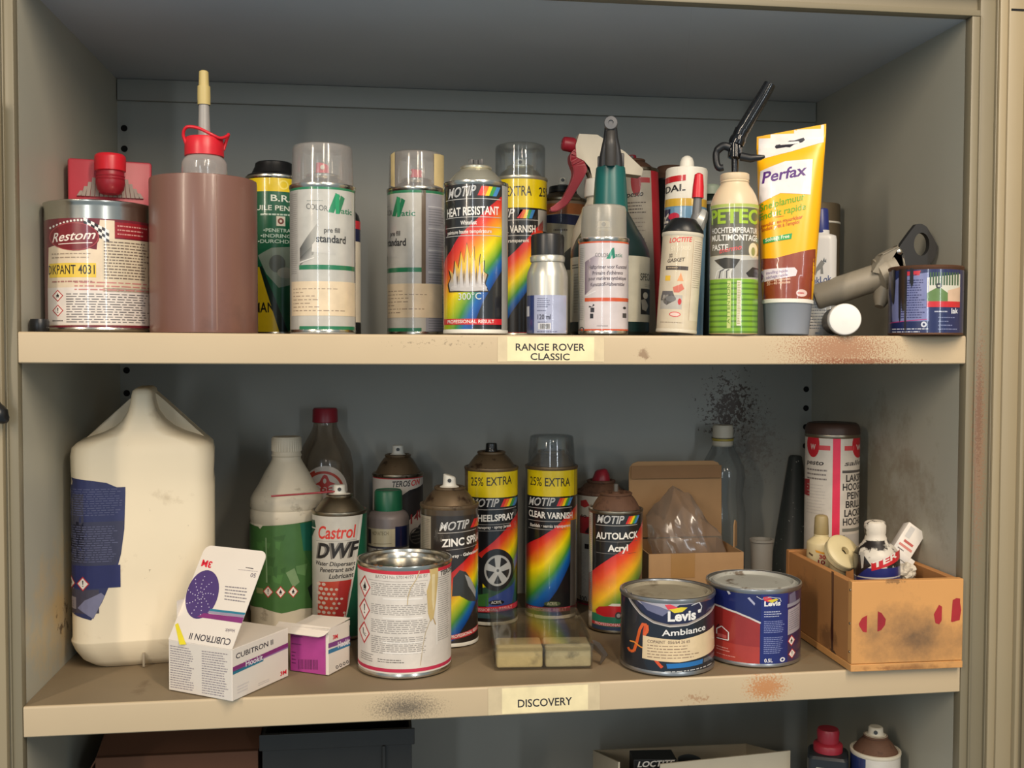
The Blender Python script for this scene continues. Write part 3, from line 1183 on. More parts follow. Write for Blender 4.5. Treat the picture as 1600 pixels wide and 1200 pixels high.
for x_, y_ in ((712, 420), (722, 408), (731, 398), (741, 404), (750, 412)):
    A.p([(x_ - 2, 452), (x_ - 3, 436), (x_, y_), (x_ + 1.5, 436), (x_ + 3, 452)], (206, 200, 196), 10)
    A.p([(x_ + 3, 450), (x_ + 2.5, 436), (x_ + 4, y_ + 14), (x_ + 4.4, 436)], (110, 96, 84), 11)
A.e(733, 452, 28, 6, (196, 190, 186), 10)
A.t('300\u00b0C', 717, 471, 752, 470, 10, (214, 220, 214), -.004, 0, 12)
A.r(690, 499.5, 784, 508.5, (206, 36, 42), 8)
A.t('PROFESSIONAL RESULT', 700, 506.5, 772, 506, 5, WHT, .02, L=10)
A.build('label', cyl_map(R), PRINT, t)

# ---- upper clear varnish can behind
X, Y, R, H = .510, .255, .033, .194
t, zt = spray_can('varnish_can', 'yellow banded black aerosol with clear cap behind the flame picture can', X, Y, 0, R, H, .014, .0150, DOME_CREAM, DOME_CREAM)
nozzle(t, zt, WHITE_PL, .0065, .010)
clear_cap(t, R - .0022, R - .0020, H - .0004, H + .041, CAP_CLEAR)
A = can_art(814, 83, R, 520, 0, 281, 194)
A.band(283, 519, BLK, R)
A.L = 1
A.r(740, 284, 900, 329, (236, 208, 10))
A.t('EXTRA', 792, 312, 832, 311, 14, (44, 40, 28), .0)
A.t('25%', 843, 311, 858, 309, 13, (44, 40, 28), .0)
A.r(842, 331, 856, 362, (176, 172, 164))
A.t('MOTIP', 770, 344, 806, 343, 12, (214, 212, 208), .02, .28)
for k, c in enumerate(((214, 40, 40), (232, 110, 40), (240, 205, 30), (60, 150, 70), (60, 130, 190))):
    A.p([(809 + k * 4.6, 345), (814 + k * 4.6, 332), (819 + k * 4.6, 332), (814 + k * 4.6, 345)], c)
A.line([(773, 348), (842, 347)], 1, (170, 168, 164), 2)
A.t('CLEAR VARNISH', 775, 367, 838, 365, 10, WHT, .03)
A.line([(773, 371), (842, 370)], 1, (170, 168, 164), 2)
A.t('vernis transparent', 778, 381, 828, 380, 5, (220, 214, 206), .01)
A.ribbon([(850, 345), (838, 360), (822, 378), (806, 394), (792, 406), (775, 420)], [(850, 420), (840, 440), (826, 452), (812, 470), (800, 486), (790, 505)], RAINBOW)
A.r(770, 514, 856, 519, (150, 24, 34))
A.build('label', cyl_map(R), PRINT, t)

# ---- orange and navy banded can
X, Y, R, H = .574, .315, .030, .178
t, zt = spray_can('banded_can', 'old aerosol with orange, navy and cream bands and dark valve beneath the red trigger', X, Y, 0, R, H, .010, .017, DOME_DUSTY, TIN_DULL)
finish('valve_collar', lathe([(.016, zt - .002), (.0185, zt), (.0175, zt + .008), (.010, zt + .010), (.006, zt + .011), (0, zt + .011)], 40), BLACK_PL, t)
nozzle(t, zt + .010, WHITE_PL, .0045, .009, .006)
A = can_art(882, 72, R, 520, 0, 312, 178)
A.band(314, 519, (178, 170, 146), R)
A.L = 1
A.band(314, 321, (150, 132, 110), R)
A.band(321, 337, (176, 106, 56), R)
A.p([(840, 340), (880, 337), (925, 341), (925, 356), (880, 352), (840, 346)], (28, 36, 74))
A.p([(885, 395), (918, 355), (918, 420), (885, 420)], (60, 60, 56))
A.f([(868, 358), (895, 364)], 1, (110, 100, 86), .6)
A.build('label', cyl_map(R), DULL, t)

# ---- little silver bottle
X, Y, R, H = .507, .026, .0210, .058
t = thing('pigment_bottle', 'small silver bottle with ribbed black cap and pale blue label on the upper shelf', 'bottle', (X, Y, 0), face_cam(X, Y))
SILV = M('silver_bottle', (196, 192, 180), .32, .7, .06)
finish('body', lathe([(0, 0), (R - .001, 0), (R, .0012), (R, .058), (R - .0008, .063), (R - .0030, .0685), (R - .0042, .0715), (.0162, .0730), (.0175, .0735), (.0178, .0780), (.0165, .0800), (.0150, .0805), (.0150, .0900), (0, .09)], 64), SILV, t)
finish('cap', ribbed([(.0150, .0795), (.0168, .0800), (.0170, .0985), (.0160, .1010), (.0140, .1018), (.0125, .1012), (0, .1012)], 72, .0007, .0800, .0990), BLACK_PL, t)
A = can_art(859, 68, R, 522, 0, 425, 62)
A.r(800, 461, 891, 521, (168, 172, 196))
A.L = 1
A.r(800, 461, 837, 521, (34, 52, 104))
A.r(822, 478, 829, 494, (214, 214, 220), 2)
A.f([(842, 465), (864, 481)], 5, (98, 102, 128), .45)
A.f([(842, 484), (858, 487)], 1, (98, 102, 128), .5)
A.t('120 ml', 843, 499, 865, 499, 7.5, (44, 44, 60), .02)
A.f([(843, 502), (864, 505)], 1, (90, 92, 120), .5)
A.r(844, 505, 865, 515, (214, 212, 214), 2)
A.barcode(847, 506, 863, 514, L=4)
A.f([(842, 517), (885, 520)], 1, (90, 92, 120), .5)
A.build('label', cyl_map(R), PRINT, t)

# ---- small primer aerosol
X, Y, R, H = .5685, .040, .0258, .099
t, zt = spray_can('small_primer_can', 'short white aerosol with orange stripes and frosted cap before the dark green bottle', X, Y, 0, R, H, .009, .014, DOME_CREAM, TIN)
nozzle(t, zt, WHITE_PL, .0065, .010)
clear_cap(t, R - .0020, R - .0026, H - .001, H + .0345, CAP_FROST)
A = can_art(942, 77, R, 521, 0, 374, 100)
OR = (204, 84, 44)
A.band(375, 520, (206, 196, 196), R)
A.L = 1
A.band(377, 384, OR, R)
A.r(880, 386, 913, 520, (196, 192, 186))
A.f([(904, 390), (911, 500)], 40, (150, 146, 146), .4, .1)
A.grad([(913, 412), (935, 400), (930, 448), (913, 462)], [(120, 104, 118), (180, 168, 176), (200, 190, 192), (110, 92, 108)], 1)
A.line([(915, 463), (930, 456)], 1.5, (226, 220, 220), 2)
A.t('COLOR', 929, 405, 950, 406, 6, (100, 100, 100), -.004)
A.p([(946, 408), (956, 391), (958, 394), (953, 408)], (34, 140, 110), 2)
A.p([(954, 394), (958, 391), (960, 406), (956, 408)], (30, 120, 96), 3)
A.t('atic', 960, 405, 971, 405, 6, (36, 118, 100))
for k, s_ in enumerate(('Haftprimer voor Kunststof', "Primaire d'adh\u00e9rence", 'pour mati\u00e8res synth\u00e9tiques', 'Kunststoff-Haftvermittler')):
    A.t(s_, (919, 925, 919, 922)[k], (423, 432, 440, 449)[k], (978, 972, 977, 975)[k], (422, 431, 439, 448)[k], 5.4, (84, 74, 84), .008)
A.r(913, 466, 985, 471.5, OR, 2)
A.r(880, 513, 985, 519.5, OR, 2)
A.r(922, 481, 928, 488, (60, 56, 60), 2)
for a in range(3):
    A.p([(924.5, 480), (924.5 + 5 * math.cos(a * 2.1 - 1.2), 480 + 5 * math.sin(a * 2.1 - 1.2)), (924.5 + 5 * math.cos(a * 2.1 - .6), 480 + 5 * math.sin(a * 2.1 - .6))], (40, 38, 40), 2)
A.r(921.5, 490, 926.5, 497, (40, 38, 40), 3)
A.e(975, 481, 2.5, 2, (40, 38, 40), 3, 10)
A.r(972, 489, 978, 496, (60, 58, 60), 3)
A.ring(908.5, 513.5, 2.4, 4, (80, 80, 80), 3, 12)
A.f([(932, 507), (950, 510)], 1, (140, 130, 134), .5)
A.build('label', cyl_map(R), PRINT, t)

# ---- dark green sprayer bottle with teal collar and black head
X, Y, R = .592, .114, .044
t = thing('sprayer_bottle', 'dark green sprayer bottle with teal neck sleeve and black nozzle facing forward', 'spray bottle', (X, Y, 0), face_cam(X, Y))
finish('body', lathe([(0, 0), (R - .004, 0), (R, .004), (R, .086), (R - .001, .094), (R - .006, .106), (R - .014, .119), (.0240, .130), (.0190, .138), (.0175, .144), (0, .144)], 72), GREEN_DK, t)
tl = finish('neck_sleeve', lathe([(.0195, .134), (.0195, .140), (.0175, .172), (.0160, .186), (.0150, .1870), (0, .187)], 48), TEAL_PL, t)
hd = merge(loft([rrect(.0130, .0130, .005, .186, 4), rrect(.0125, .0140, .005, .196, 4), rrect(.0105, .0150, .004, .206, 4), rrect(.0080, .0150, .004, .217, 4, 0, -.001), rrect(.0070, .0150, .004, .226, 4, 0, -.004), rrect(.0060, .0130, .004, .2345, 4, 0, -.006)]),
           box(-.0145, -.004, .184, -.0085, .008, .199, .0015), box(.0095, -.004, .184, .0150, .008, .202, .0015))
hd = finish('spray_head', hd, M('sprayer_black', (40, 40, 42), .4), t)
finish('trigger', tube(smooth_path([(0, -.0175, .222), (0, -.024, .212), (0, -.0225, .199), (0, -.019, .186)], 5), [.005] * 6 + [.006] * 10, 14), M('sprayer_grey', (66, 64, 62), .45), hd)
bm = lathe([(0, 0), (.0055, 0), (.0075, .001), (.0075, .007), (.0068, .008), (.0030, .0082), (.0028, .0065), (0, .0065)], 32)
xf(bm, Matrix.Translation((0, -.0165, .231)) @ Matrix.Rotation(PI / 2, 4, 'X'))
finish('nozzle', bm, M('nozzle_grey', (92, 92, 94), .35), hd)
A = can_art(953, 124, R, 519, 2, 400, 90)
A.r(880, 406, 1024, 502, (186, 182, 164))
A.L = 1
A.t('SPECIAL', 1000.5, 441, 1022, 440, 10, (44, 44, 40), .0)
A.f([(893, 416), (905, 424)], 2, (90, 90, 80), .5)
A.f([(896, 430), (904, 490)], 14, (150, 146, 130), .35, .3)
A.f([(1008, 446), (1018, 451)], 2, (140, 136, 124), .4)
A.r(1001.5, 453, 1018, 491, (30, 30, 30))
A.e(1009, 463, 4, 5, (190, 186, 172), 2, 14)
A.p([(1002, 470), (1008, 468), (1014, 478), (1010, 486), (1004, 484)], (150, 146, 136), 2)
A.build('label', cyl_map(R), DULL, t)

# ---- white trigger sprayer behind
X, Y = .598, .205
t = thing('trigger_sprayer', 'white trigger spray bottle with long red lever behind the teal necked bottle', 'spray bottle', (X, Y, 0), 0)
finish('body', lathe([(0, 0), (.031, 0), (.033, .003), (.033, .110), (.030, .128), (.020, .150), (.014, .162), (.014, .176), (0, .176)], 56), DIRTY_WHITE, t)
finish('collar', ribbed([(.0150, .166), (.0172, .167), (.0165, .187), (.012, .189), (0, .189)], 60, .0006, .166, .186), WHITE_PL, t)
hp = [(-.030, .2260), (-.026, .2395), (-.004, .2390), (.030, .2195), (.052, .2000), (.050, .1920), (.020, .1950), (.012, .1880), (-.010, .1880), (-.013, .2000), (-.020, .2080), (-.0290, .2120)]
hd = finish('spray_head', prism(hp, -.0105, .0105), DIRTY_WHITE, t, 30)
bm = lathe([(0, 0), (.0075, 0), (.0090, .003), (.0082, .014), (.0060, .016), (.003, .016), (.0025, .014), (0, .014)], 28)
xf(bm, Matrix.Translation((-.029, 0, .2275)) @ Matrix.Rotation(math.radians(-82), 4, 'Y'))
finish('nozzle', bm, RED_DARK, hd)
finish('piston', tube([(-.010, 0, .2045), (-.0235, 0, .2005)], [.0075, .0068], 16), DIRTY_WHITE, hd)
lp = smooth_path([(-.0215, 0, .2210), (-.0290, 0, .2135), (-.0245, 0, .2040), (-.0250, 0, .1930), (-.0305, 0, .1800), (-.0360, 0, .1700), (-.0420, 0, .1600), (-.0520, 0, .1525), (-.0590, 0, .1500)], 5)
n = len(lp)
rings = []
for i, p_ in enumerate(lp):
    tg = (lp[min(i + 1, n - 1)] - lp[max(i - 1, 0)]).normalized()
    nr = Vector((tg.z, 0, -tg.x))
    f = i / (n - 1)
    wd = .0042 + .004 * math.exp(-((f - .25) / .14) ** 2) + .0016 * (1 - f) - .002 * max(0, f - .85) / .15
    th = .0105 - .004 * f
    rings.append([p_ + nr * wd + Vector((0, -th, 0)), p_ + nr * wd + Vector((0, th, 0)), p_ - nr * wd + Vector((0, th, 0)), p_ - nr * wd + Vector((0, -th, 0))])
bm = loft(rings)
bmesh.ops.bevel(bm, geom=list(bm.edges), offset=.0009, segments=2, affect='EDGES')
finish('trigger', bm, RED_DARK, hd, 40)

# ---- leaning white and red aerosol
X, Y, R, H = .672, .300, .033, .214
t, zt = spray_can('red_stripe_can', 'white aerosol with a broad red upright stripe and grey print leaning behind the sprayer', X, Y, .0014, R, H, .012, .016, RUST, TIN_DULL, lean=(0, math.radians(-2.4)))
nozzle(t, zt, RED_DARK, .006, .009)
A = can_art(989, 80, R, 520, 0, 262, 214)
A.band(264, 519, (196, 188, 172), R)
A.L = 1
A.r(1018, 264, 1032, 519, (196, 40, 52))
A.r(1032, 264, 1050, 519, (150, 34, 44))
A.e(994, 284, 8, 22, (168, 30, 42), 2)
A.r(1001, 278, 1016, 286, (190, 70, 74), 2)
A.t('pesto', 978, 308, 1005, 306, 8, (40, 38, 38), .01, .2)
A.f([(975, 314), (1010, 334)], 4, (100, 92, 86), .45)
A.f([(975, 338), (1008, 400)], 10, (160, 150, 138), .35)
A.build('label', cyl_map(R), DULL, t)

# ---- can with a brown dusty dome at the back
X, Y, R, H = .728, .352, .030, .212
t, zt = spray_can('dusty_dome_can', 'dark aerosol with dusty brown dome at the very back beside the red striped can', X, Y, 0, R, H, .010, .018, RUST, BLACK_PL)
finish('cap', lathe([(.019, zt - .001), (.0195, zt + .002), (.0175, zt + .009), (.016, zt + .0105), (0, zt + .0105)], 40), RUST, t)

# ---- sealant cartridge
X, Y, R, H = .686, .150, .0240, .192
t = thing('sealant_cartridge', 'white and blue sealant cartridge with domed tip behind the cream leaning can', 'cartridge', (X, Y, .0012), face_cam(X, Y), None, (0, math.radians(1.2)))
finish('body', lathe([(0, .004), (R - .002, .004), (R - .002, 0), (R, 0), (R, H - .003), (R - .001, H - .0005), (R - .004, H), (.009, H + .002), (0, H + .002)], 64), WHITE_PL, t)
finish('tip', lathe([(.0085, H + .001), (.0080, H + .008), (.0062, H + .0125), (.003, H + .0148), (0, H + .0152)], 32), WHITE_PL, t)
A = can_art(1064, 66, R, 520, 0, 258, 192)
A.band(320, 519, (110, 156, 190), R)
A.L = 1
A.band(308, 320, (222, 178, 60), R)
A.p([(1000, 277), (1063, 272), (1063, 281), (1000, 287)], (200, 34, 42), 2)
A.t('SOUDAL', 1000, 302, 1063, 296, 10, (34, 32, 36), .03)
A.r(1000, 324, 1040, 519, (40, 44, 84), 2)
A.t('SILIRUB COLOR', 1037, 515, 1037, 330, 7, (226, 222, 214), .03, 0, 4, True)
for k in range(7):
    A.e(1046 + (k % 3) * 5, 336 + k * 9, 9, 6, (206, 48, 76), 3, 12)
A.p([(1046, 322), (1064, 322), (1060, 360), (1050, 360)], (140, 176, 204), 2)
A.build('label', cyl_map(R), PRINT, t)

# ---- small dark bottle with pale cap
X, Y = .735, .200
t = thing('dropper_bottle', 'small dark bottle with pale green cap half hidden beside the sealant cartridge', 'bottle', (X, Y, 0), face_cam(X, Y))
finish('body', lathe([(0, 0), (.019, 0), (.020, .002), (.020, .130), (.0195, .158), (.017, .166), (.012, .171), (.010, .173), (0, .173)], 48), M('bottle_green_black', (24, 34, 28), .3), t)
finish('cap', lathe([(.0105, .171), (.0135, .1715), (.0125, .181), (.010, .1835), (0, .184)], 40), M('pale_green_cap', (150, 164, 146), .5), t)
finish('band', lathe([(.0203, .158), (.0203, .161), (.0200, .162)], 48), M('grey_band', (120, 124, 120), .5), t)

# ---- leaning gasket can with black cap
X, Y, R, H = .6440, .030, .0207, .104
t, zt = spray_can('gasket_can', 'cream leaning aerosol with black shoulder cap and spare red tipped nozzle', X, Y, .0013, R, H, .004, .015, BLACK_PL, DIRTY_WHITE, lean=(math.radians(-1.5), math.radians(3.4)))
finish('cap', lathe([(R - .0008, H - .0012), (R + .0005, H + .0005), (R + .0004, H + .003), (R - .003, H + .0085), (R - .0075, H + .0145), (R - .010, H + .0155), (0, H + .0155)], 56), BLACK_PL, t)
nz = finish('spare_nozzle', merge(tube([(.0135, .012, .105), (.0130, .012, .122), (.0130, .012, .1268)], [.0075, .0065, .0052], 16), tube([(.0130, .012, .126), (.0128, .012, .1450)], [.0050, .0042], 16)), M('nozzle_mid_grey', (104, 104, 104), .4), t)
finish('nozzle_cap', tube([(.0128, .012, .1440), (.0126, .012, .1560), (.0124, .012, .1685), (.0124, .012, .170)], [.0062, .0058, .0044, .002], 18), RED_PL, nz)
finish('nozzle_flange', tube([(.012, .012, .106), (.014, .012, .116), (.018, .012, .124), (.021, .014, .131)], [.007, .009, .007, .004], 7), clear('milky_scrap', (225, 225, 222), .5, .2, (190, 190, 184)), nz)
A = can_art(1066, 63, R, 519, 1, 363, 104)
A.band(367, 516, (206, 192, 166), R)
A.L = 1
A.r(1083, 374, 1100, 500, (214, 202, 178))
A.line([(1084, 374), (1084, 500)], .8, (176, 150, 120), 2)
A.f([(1086, 376), (1098, 450)], 22, (146, 130, 110), .3, .2)
A.t('LOCTITE', 1046, 381, 1081, 378, 7, (214, 50, 54), .03, .12)
A.t('SI 5980', 1049, 394, 1080, 391, 6.5, (222, 210, 184), .02)
A.t('QUICK', 1047, 404, 1069, 402, 5.5, (70, 60, 50), .01, .1)
A.t('GASKET', 1045, 412, 1072, 409, 5.5, (70, 60, 50), .01, .1)
A.r(1043, 417, 1078, 423, (66, 56, 48))
A.f([(1045, 418), (1066, 422)], 1, (180, 160, 130), .5, L=3)
A.r(1043, 432, 1051, 440, (224, 180, 50))
A.p([(1062, 440), (1067, 427), (1072, 440)], (226, 150, 100))
A.p([(1040, 456), (1056, 456), (1062, 470), (1048, 478), (1038, 470)], (96, 92, 92))
A.p([(1056, 450), (1070, 444), (1074, 452), (1066, 458), (1058, 458)], (206, 110, 90), 2)
A.p([(1038, 462), (1072, 462), (1072, 484), (1038, 484)], (176, 170, 160), 1)
A.e(1054, 468, 8, 5, (110, 108, 106), 2)
A.e(1068, 472, 3, 5, (190, 40, 40), 2, 12)
A.e(1062, 492, 9, 4, (210, 70, 70), 2)
A.e(1062, 492, 7.6, 2.8, (226, 200, 186), 3)
A.f([(1040, 503), (1075, 507)], 1, (150, 134, 114), .4)
A.build('label', cyl_map(R), DULL, t)

# ---- pressure can with ribs of green and black trigger pipe
X, Y, R = .703, .022, .0247
t = thing('paste_can', 'cream shouldered can with green ridged print and black trigger tube on top', 'spray can', (X, Y, 0), face_cam(X, Y))
BEIGE = M('cream_lacquer', (216, 194, 160), .35, 0, .05, 30)
finish('body', lathe([(0, .003), (R - .005, .003), (R - .003, 0), (R - .0005, .001), (R, .003), (R, .132), (R - .0006, .137), (R - .0030, .1440), (.0185, .1500), (.0150, .1548), (.0142, .1572), (.0150, .1582), (.0142, .1596), (.0150, .1610), (.0148, .1660), (.0135, .1670), (.011, .1672), (0, .165)], 72), BEIGE, t)
GLBL = M('glossy_black', (16, 16, 18), .15, 0, .1)
hd = finish('spray_head', merge(lathe([(.0035, .165), (.0038, .182), (.0075, .184), (.0070, .198), (.0055, .204), (0, .206)], 24), box(-.006, -.006, .184, .006, .006, .200, .002),
                               tube(smooth_path([(.001, 0, .198), (.004, 0, .205), (.0070, 0, .2125)], 4), [.0085] * 4 + [.0075] * 5, 16)), GLBL, t)
finish('trigger_hook', tube(smooth_path([(-.005, -.004, .1935), (-.012, -.004, .1955), (-.0185, -.004, .1900), (-.0190, -.004, .1810), (-.0165, -.004, .1735), (-.0115, -.004, .1735)], 5), [.0042] * 10 + [.0036] * 16, 12), BLACK_PL, hd)
finish('lever', tube([(.006, -.005, .1840), (.016, -.006, .1815), (.026, -.007, .1820), (.030, -.007, .1830)], [.0045, .0042, .0028, .0014], 12), BLACK_PL, hd)
finish('rubber_tube', tube([(.0070, 0, .2110), (.020, 0, .2330), (.0285, 0, .2470), (.0345, 0, .2580)], [.0072, .0070, .0066, .0062], 20), clear('smoky_tube', (110, 110, 110), .25, .08, (40, 40, 42)), hd)
finish('tube_wire', tube([(.0070, .0, .2110), (.0325, 0, .2540)], .0012, 8), GLBL, hd)
A = can_art(1147, 76, R, 521, 1, 312, 134)
A.band(313, 519, (206, 196, 170), R)
A.L = 1
A.band(313, 318, (176, 190, 96), R)
A.r(1100, 319, 1196, 346, (96, 100, 74))
A.t('PETEC', 1111, 343, 1183, 344, 21, (164, 196, 52), .045)
A.r(1100, 346, 1196, 395, (104, 100, 88))
A.t('HOCHTEMPERATUR', 1112, 359, 1183, 360, 8.5, WHT, .02)
A.t('MULTIMONTAGE', 1112, 371, 1183, 372, 9, WHT, .03)
A.t('PASTE', 1113, 386, 1138, 387, 9, WHT, .03)
A.t('thermo', 1124, 392, 1159, 386, 8, (222, 84, 84), .02, .3)
A.e(1177, 387, 7, 12, (226, 214, 180), 3)
A.e(1177, 389, 3, 7, (150, 150, 90), 4, 14)
A.r(1100, 396, 1196, 432, (196, 194, 184))
A.p([(1116, 402), (1134, 399), (1157, 402), (1148, 416), (1132, 417)], (58, 54, 46), 3)
A.p([(1150, 404), (1190, 400), (1190, 432), (1140, 432)], (150, 148, 142), 2)
A.p([(1166, 424), (1176, 414), (1190, 416), (1190, 430), (1170, 430)], (40, 38, 38), 3)
for k in range(5):
    A.line([(1118 + k * 6, 432), (1121 + k * 5, 420), (1128 + k * 4, 418)], 1.6, (70, 70, 76) if k % 2 else (224, 222, 216), 4)
for k in range(10):
    y0 = 433 + k * 8.7
    A.band(y0, y0 + 5.4, (124, 172, 44), R, 2)
    A.band(y0 + 5.4, y0 + 8.7, (88, 128, 36), R, 2)
A.r(1137, 436, 1143, 512, (196, 206, 120), 3)
A.r(1152, 436, 1159, 508, (222, 216, 190), 3)
A.t('ATTENTION', 1141.5, 505, 1141.5, 440, 4.5, (110, 150, 40), .0, 0, 5, True)
A.f([(1153, 438), (1158, 506)], 26, (150, 140, 60), .5, .3, 4)
A.band(519, 521, (190, 170, 110), R)
A.build('label', cyl_map(R), PRINT, t)

# ---- yellow filler tube standing on its grey cap
X, Y = .762, .024
t = thing('filler_tube', 'yellow and brown filler tube with white hang tab standing on its grey cap', 'tube', (X, Y, 0), face_cam(X, Y), None, (math.radians(-2), math.radians(.6)))
finish('cap', lathe([(0, 0), (.0215, 0), (.0225, .001), (.0252, .0322), (.0262, .0335), (.0262, .0352), (.024, .0362), (0, .0362)], 64), M('tube_cap_grey', (136, 140, 148), .4, 0, .04), t)
finish('cap_ring', lathe([(.0258, .0322), (.0267, .0328), (.0267, .0362), (.0255, .0368)], 64), WHITE_PL, t)
rings = []
N_ = 48
for k in range(15):
    f = k / 14
    z_ = .036 + f * .166
    hw = .0255 + (.0352 - .0255) * f ** .8
    hd_ = .0235 * math.sqrt(max(0, 1 - f ** 1.6)) + .0010
    e_ = 2 + 2.0 * f
    sk = .0058 * f  # the crimp runs up to the right
    ring = []
    for j in range(N_):
        a = 2 * PI * j / N_
        c_, s_ = math.cos(a), math.sin(a)
        x_ = hw * math.copysign(abs(c_) ** (2 / e_), c_)
        ring.append((x_, hd_ * math.copysign(abs(s_) ** (2 / min(e_, 2.6)), s_), z_ + f * f * .155 * x_))
    rings.append(ring)
for z_ in (.2075, .2155):
    rings.append([((.0352 if a0 is None else 0) * 0 + (.0352 * (1 if math.cos(2 * PI * j / N_) > 0 else -1) * min(1, abs(math.cos(2 * PI * j / N_)) ** .5)), .0009 * (1 if math.sin(2 * PI * j / N_) > 0 else -1), z_ + .155 * (.0352 * (1 if math.cos(2 * PI * j / N_) > 0 else -1) * min(1, abs(math.cos(2 * PI * j / N_)) ** .5))) for j in range(N_)])
bm = loft(rings)
bmesh.ops.recalc_face_normals(bm, faces=bm.faces)
dmap = drop_map(bm)
finish('body', bm, M('tube_yellow', (240, 176, 12), .3, 0, .03), t, 50)
SC = .0661 / 100 * 1000 * 1.0
A = Art(lambda x, y: ((x - 1232) * .682 - (y - 360) * .004, (521.5 - y) * .672))
YEL, BRN = (244, 180, 8), (140, 58, 30)
A.p([(1150, 470), (1150, 402), (1213, 404.5), (1268, 390), (1300, 384), (1300, 478)], BRN)
A.p([(1150, 262), (1178, 249), (1230, 237), (1279, 222), (1300, 216), (1300, 140), (1150, 180)], (232, 226, 222))
A.L = 1
A.p([(1187, 266), (1224, 252), (1264, 250), (1262, 306), (1218, 303), (1186, 318)], (226, 222, 222))
A.t('Perfax', 1190, 286, 1256, 275, 17, (84, 40, 120), .03, .12)
A.t('Snelplamuur', 1188, 330, 1254, 314, 11, (104, 166, 16), .02)
A.t('Enduit rapide', 1188, 344, 1256, 329, 10, (104, 166, 16), .02)
A.line([(1210, 341), (1224, 339)], .8, (200, 110, 20))
A.t('gevulde en muurklaar', 1190, 356, 1252, 343, 5.5, (190, 90, 24), .005)
A.t("enduit pr\u00eat \u00e0 l'emploi", 1192, 362, 1247, 351, 5.5, (190, 90, 24), .005)
A.p([(1194, 374), (1237, 366), (1236, 375), (1195, 381)], (40, 160, 80), 2)
A.t('Solvent Free', 1198, 378.5, 1233, 373, 5.5, (230, 232, 200), .01, L=3)
A.e(1195, 431, 4.5, 9, (230, 220, 222), 2, 18)
A.p([(1196, 421), (1242, 419), (1246, 424), (1244, 432), (1198, 440)], (226, 214, 216), 2)
A.p([(1193, 424), (1197, 432), (1193, 439)], (120, 40, 90), 3)
A.t('invulling rapide', 1201, 429, 1232, 426, 4.5, (130, 110, 150), .0, L=3)
A.t('s\u00e9chage rapide', 1201, 436, 1232, 432, 4.5, (130, 110, 150), .0, L=3)
A.t('20 - 40 minuten', 1202, 441.5, 1236, 438, 4, (232, 190, 160), .01)
A.t('20 - 40 minutes', 1202, 446, 1236, 443, 4, (232, 190, 160), .01)
A.e(1253, 458, 8, 5.6, (226, 196, 186), 2)
A.f([(1247, 456), (1259, 460)], 1, (190, 60, 60), .6, L=3)
A.p([(1207, 227), (1209, 223), (1222, 221), (1229, 217), (1236, 217), (1250, 213), (1252, 217), (1248, 221), (1236, 224), (1230, 229), (1224, 228), (1210, 230)], (46, 42, 52), 2)
A.build('label', dmap, PRINT, t, 3, 4)

# ---- tall dull brown can at the back right
Y, R, H = .300, .0335, .176
X = at(1308, 420, Y).x - R
t = thing('dull_can', 'dull brown can with a thin pale ring at the back behind the yellow tube', 'can', (X, Y, 0), face_cam(X, Y))
DULLB = M('dull_brown', (98, 86, 66), .6, .2, .15)
finish('body', lathe([(0, 0), (R, 0), (R + .0008, .002), (R, .004), (R, .150), (R - .001, .1505), (R, .151), (R, H - .002), (R - .001, H), (R - .003, H - .001), (0, H - .001)], 56), DULLB, t)
finish('lid_ring', lathe([(R + .0002, .1495), (R + .0008, .1502), (R + .0008, .1516), (R + .0002, .1522)], 56), WHITE_PL, t)

# ---- white bottle with blue cap
Y = .098
X = at(1281, 440, Y).x
t = thing('lubricant_bottle', 'white bottle with tall blue cap and little donkey drawing beside the yellow tube', 'bottle', (X, Y, 0), face_cam(X, Y))
rings = [rrect(.0170, .0110, .009, 0), rrect(.0178, .0115, .009, .002), rrect(.0178, .0115, .009, .108), rrect(.0170, .0110, .009, .1125), rrect(.012, .0095, .008, .1145), rrect(.0098, .0090, .008, .1150), rrect(.0098, .0090, .008, .119)]
bm = loft(rings)
bmesh.ops.recalc_face_normals(bm, faces=bm.faces)
dm2 = drop_map(bm)
finish('body', bm, M('bottle_offwhite', (206, 202, 196), .35, 0, .04), t, 40)
finish('cap', lathe([(.0092, .116), (.0094, .117), (.0082, .142), (.0070, .1435), (0, .1436)], 32), M('navy_cap', (34, 44, 110), .35), t)
A = Art(lambda x, y: ((x - 1282) * .73, (522 - y) * .71))
A.r(1270, 466, 1304, 522, (170, 168, 160))
A.p([(1280, 408), (1284, 402), (1289, 407), (1286, 412), (1287, 424), (1283, 424), (1283, 416), (1278, 420), (1276, 426), (1273, 420)], (110, 104, 92), 1)
A.p([(1286, 404), (1288, 398), (1289, 404), (1291, 400), (1291, 406)], (60, 58, 56), 1)
A.t('KinkLok', 1262, 441, 1299, 436, 10, (44, 52, 104), .02)
A.f([(1268, 470), (1298, 512)], 9, (90, 88, 86), .45)
A.f([(1276, 514), (1284, 520)], 1, (60, 58, 56), .7)
A.build('label', dm2, PRINT, t, 3, None)

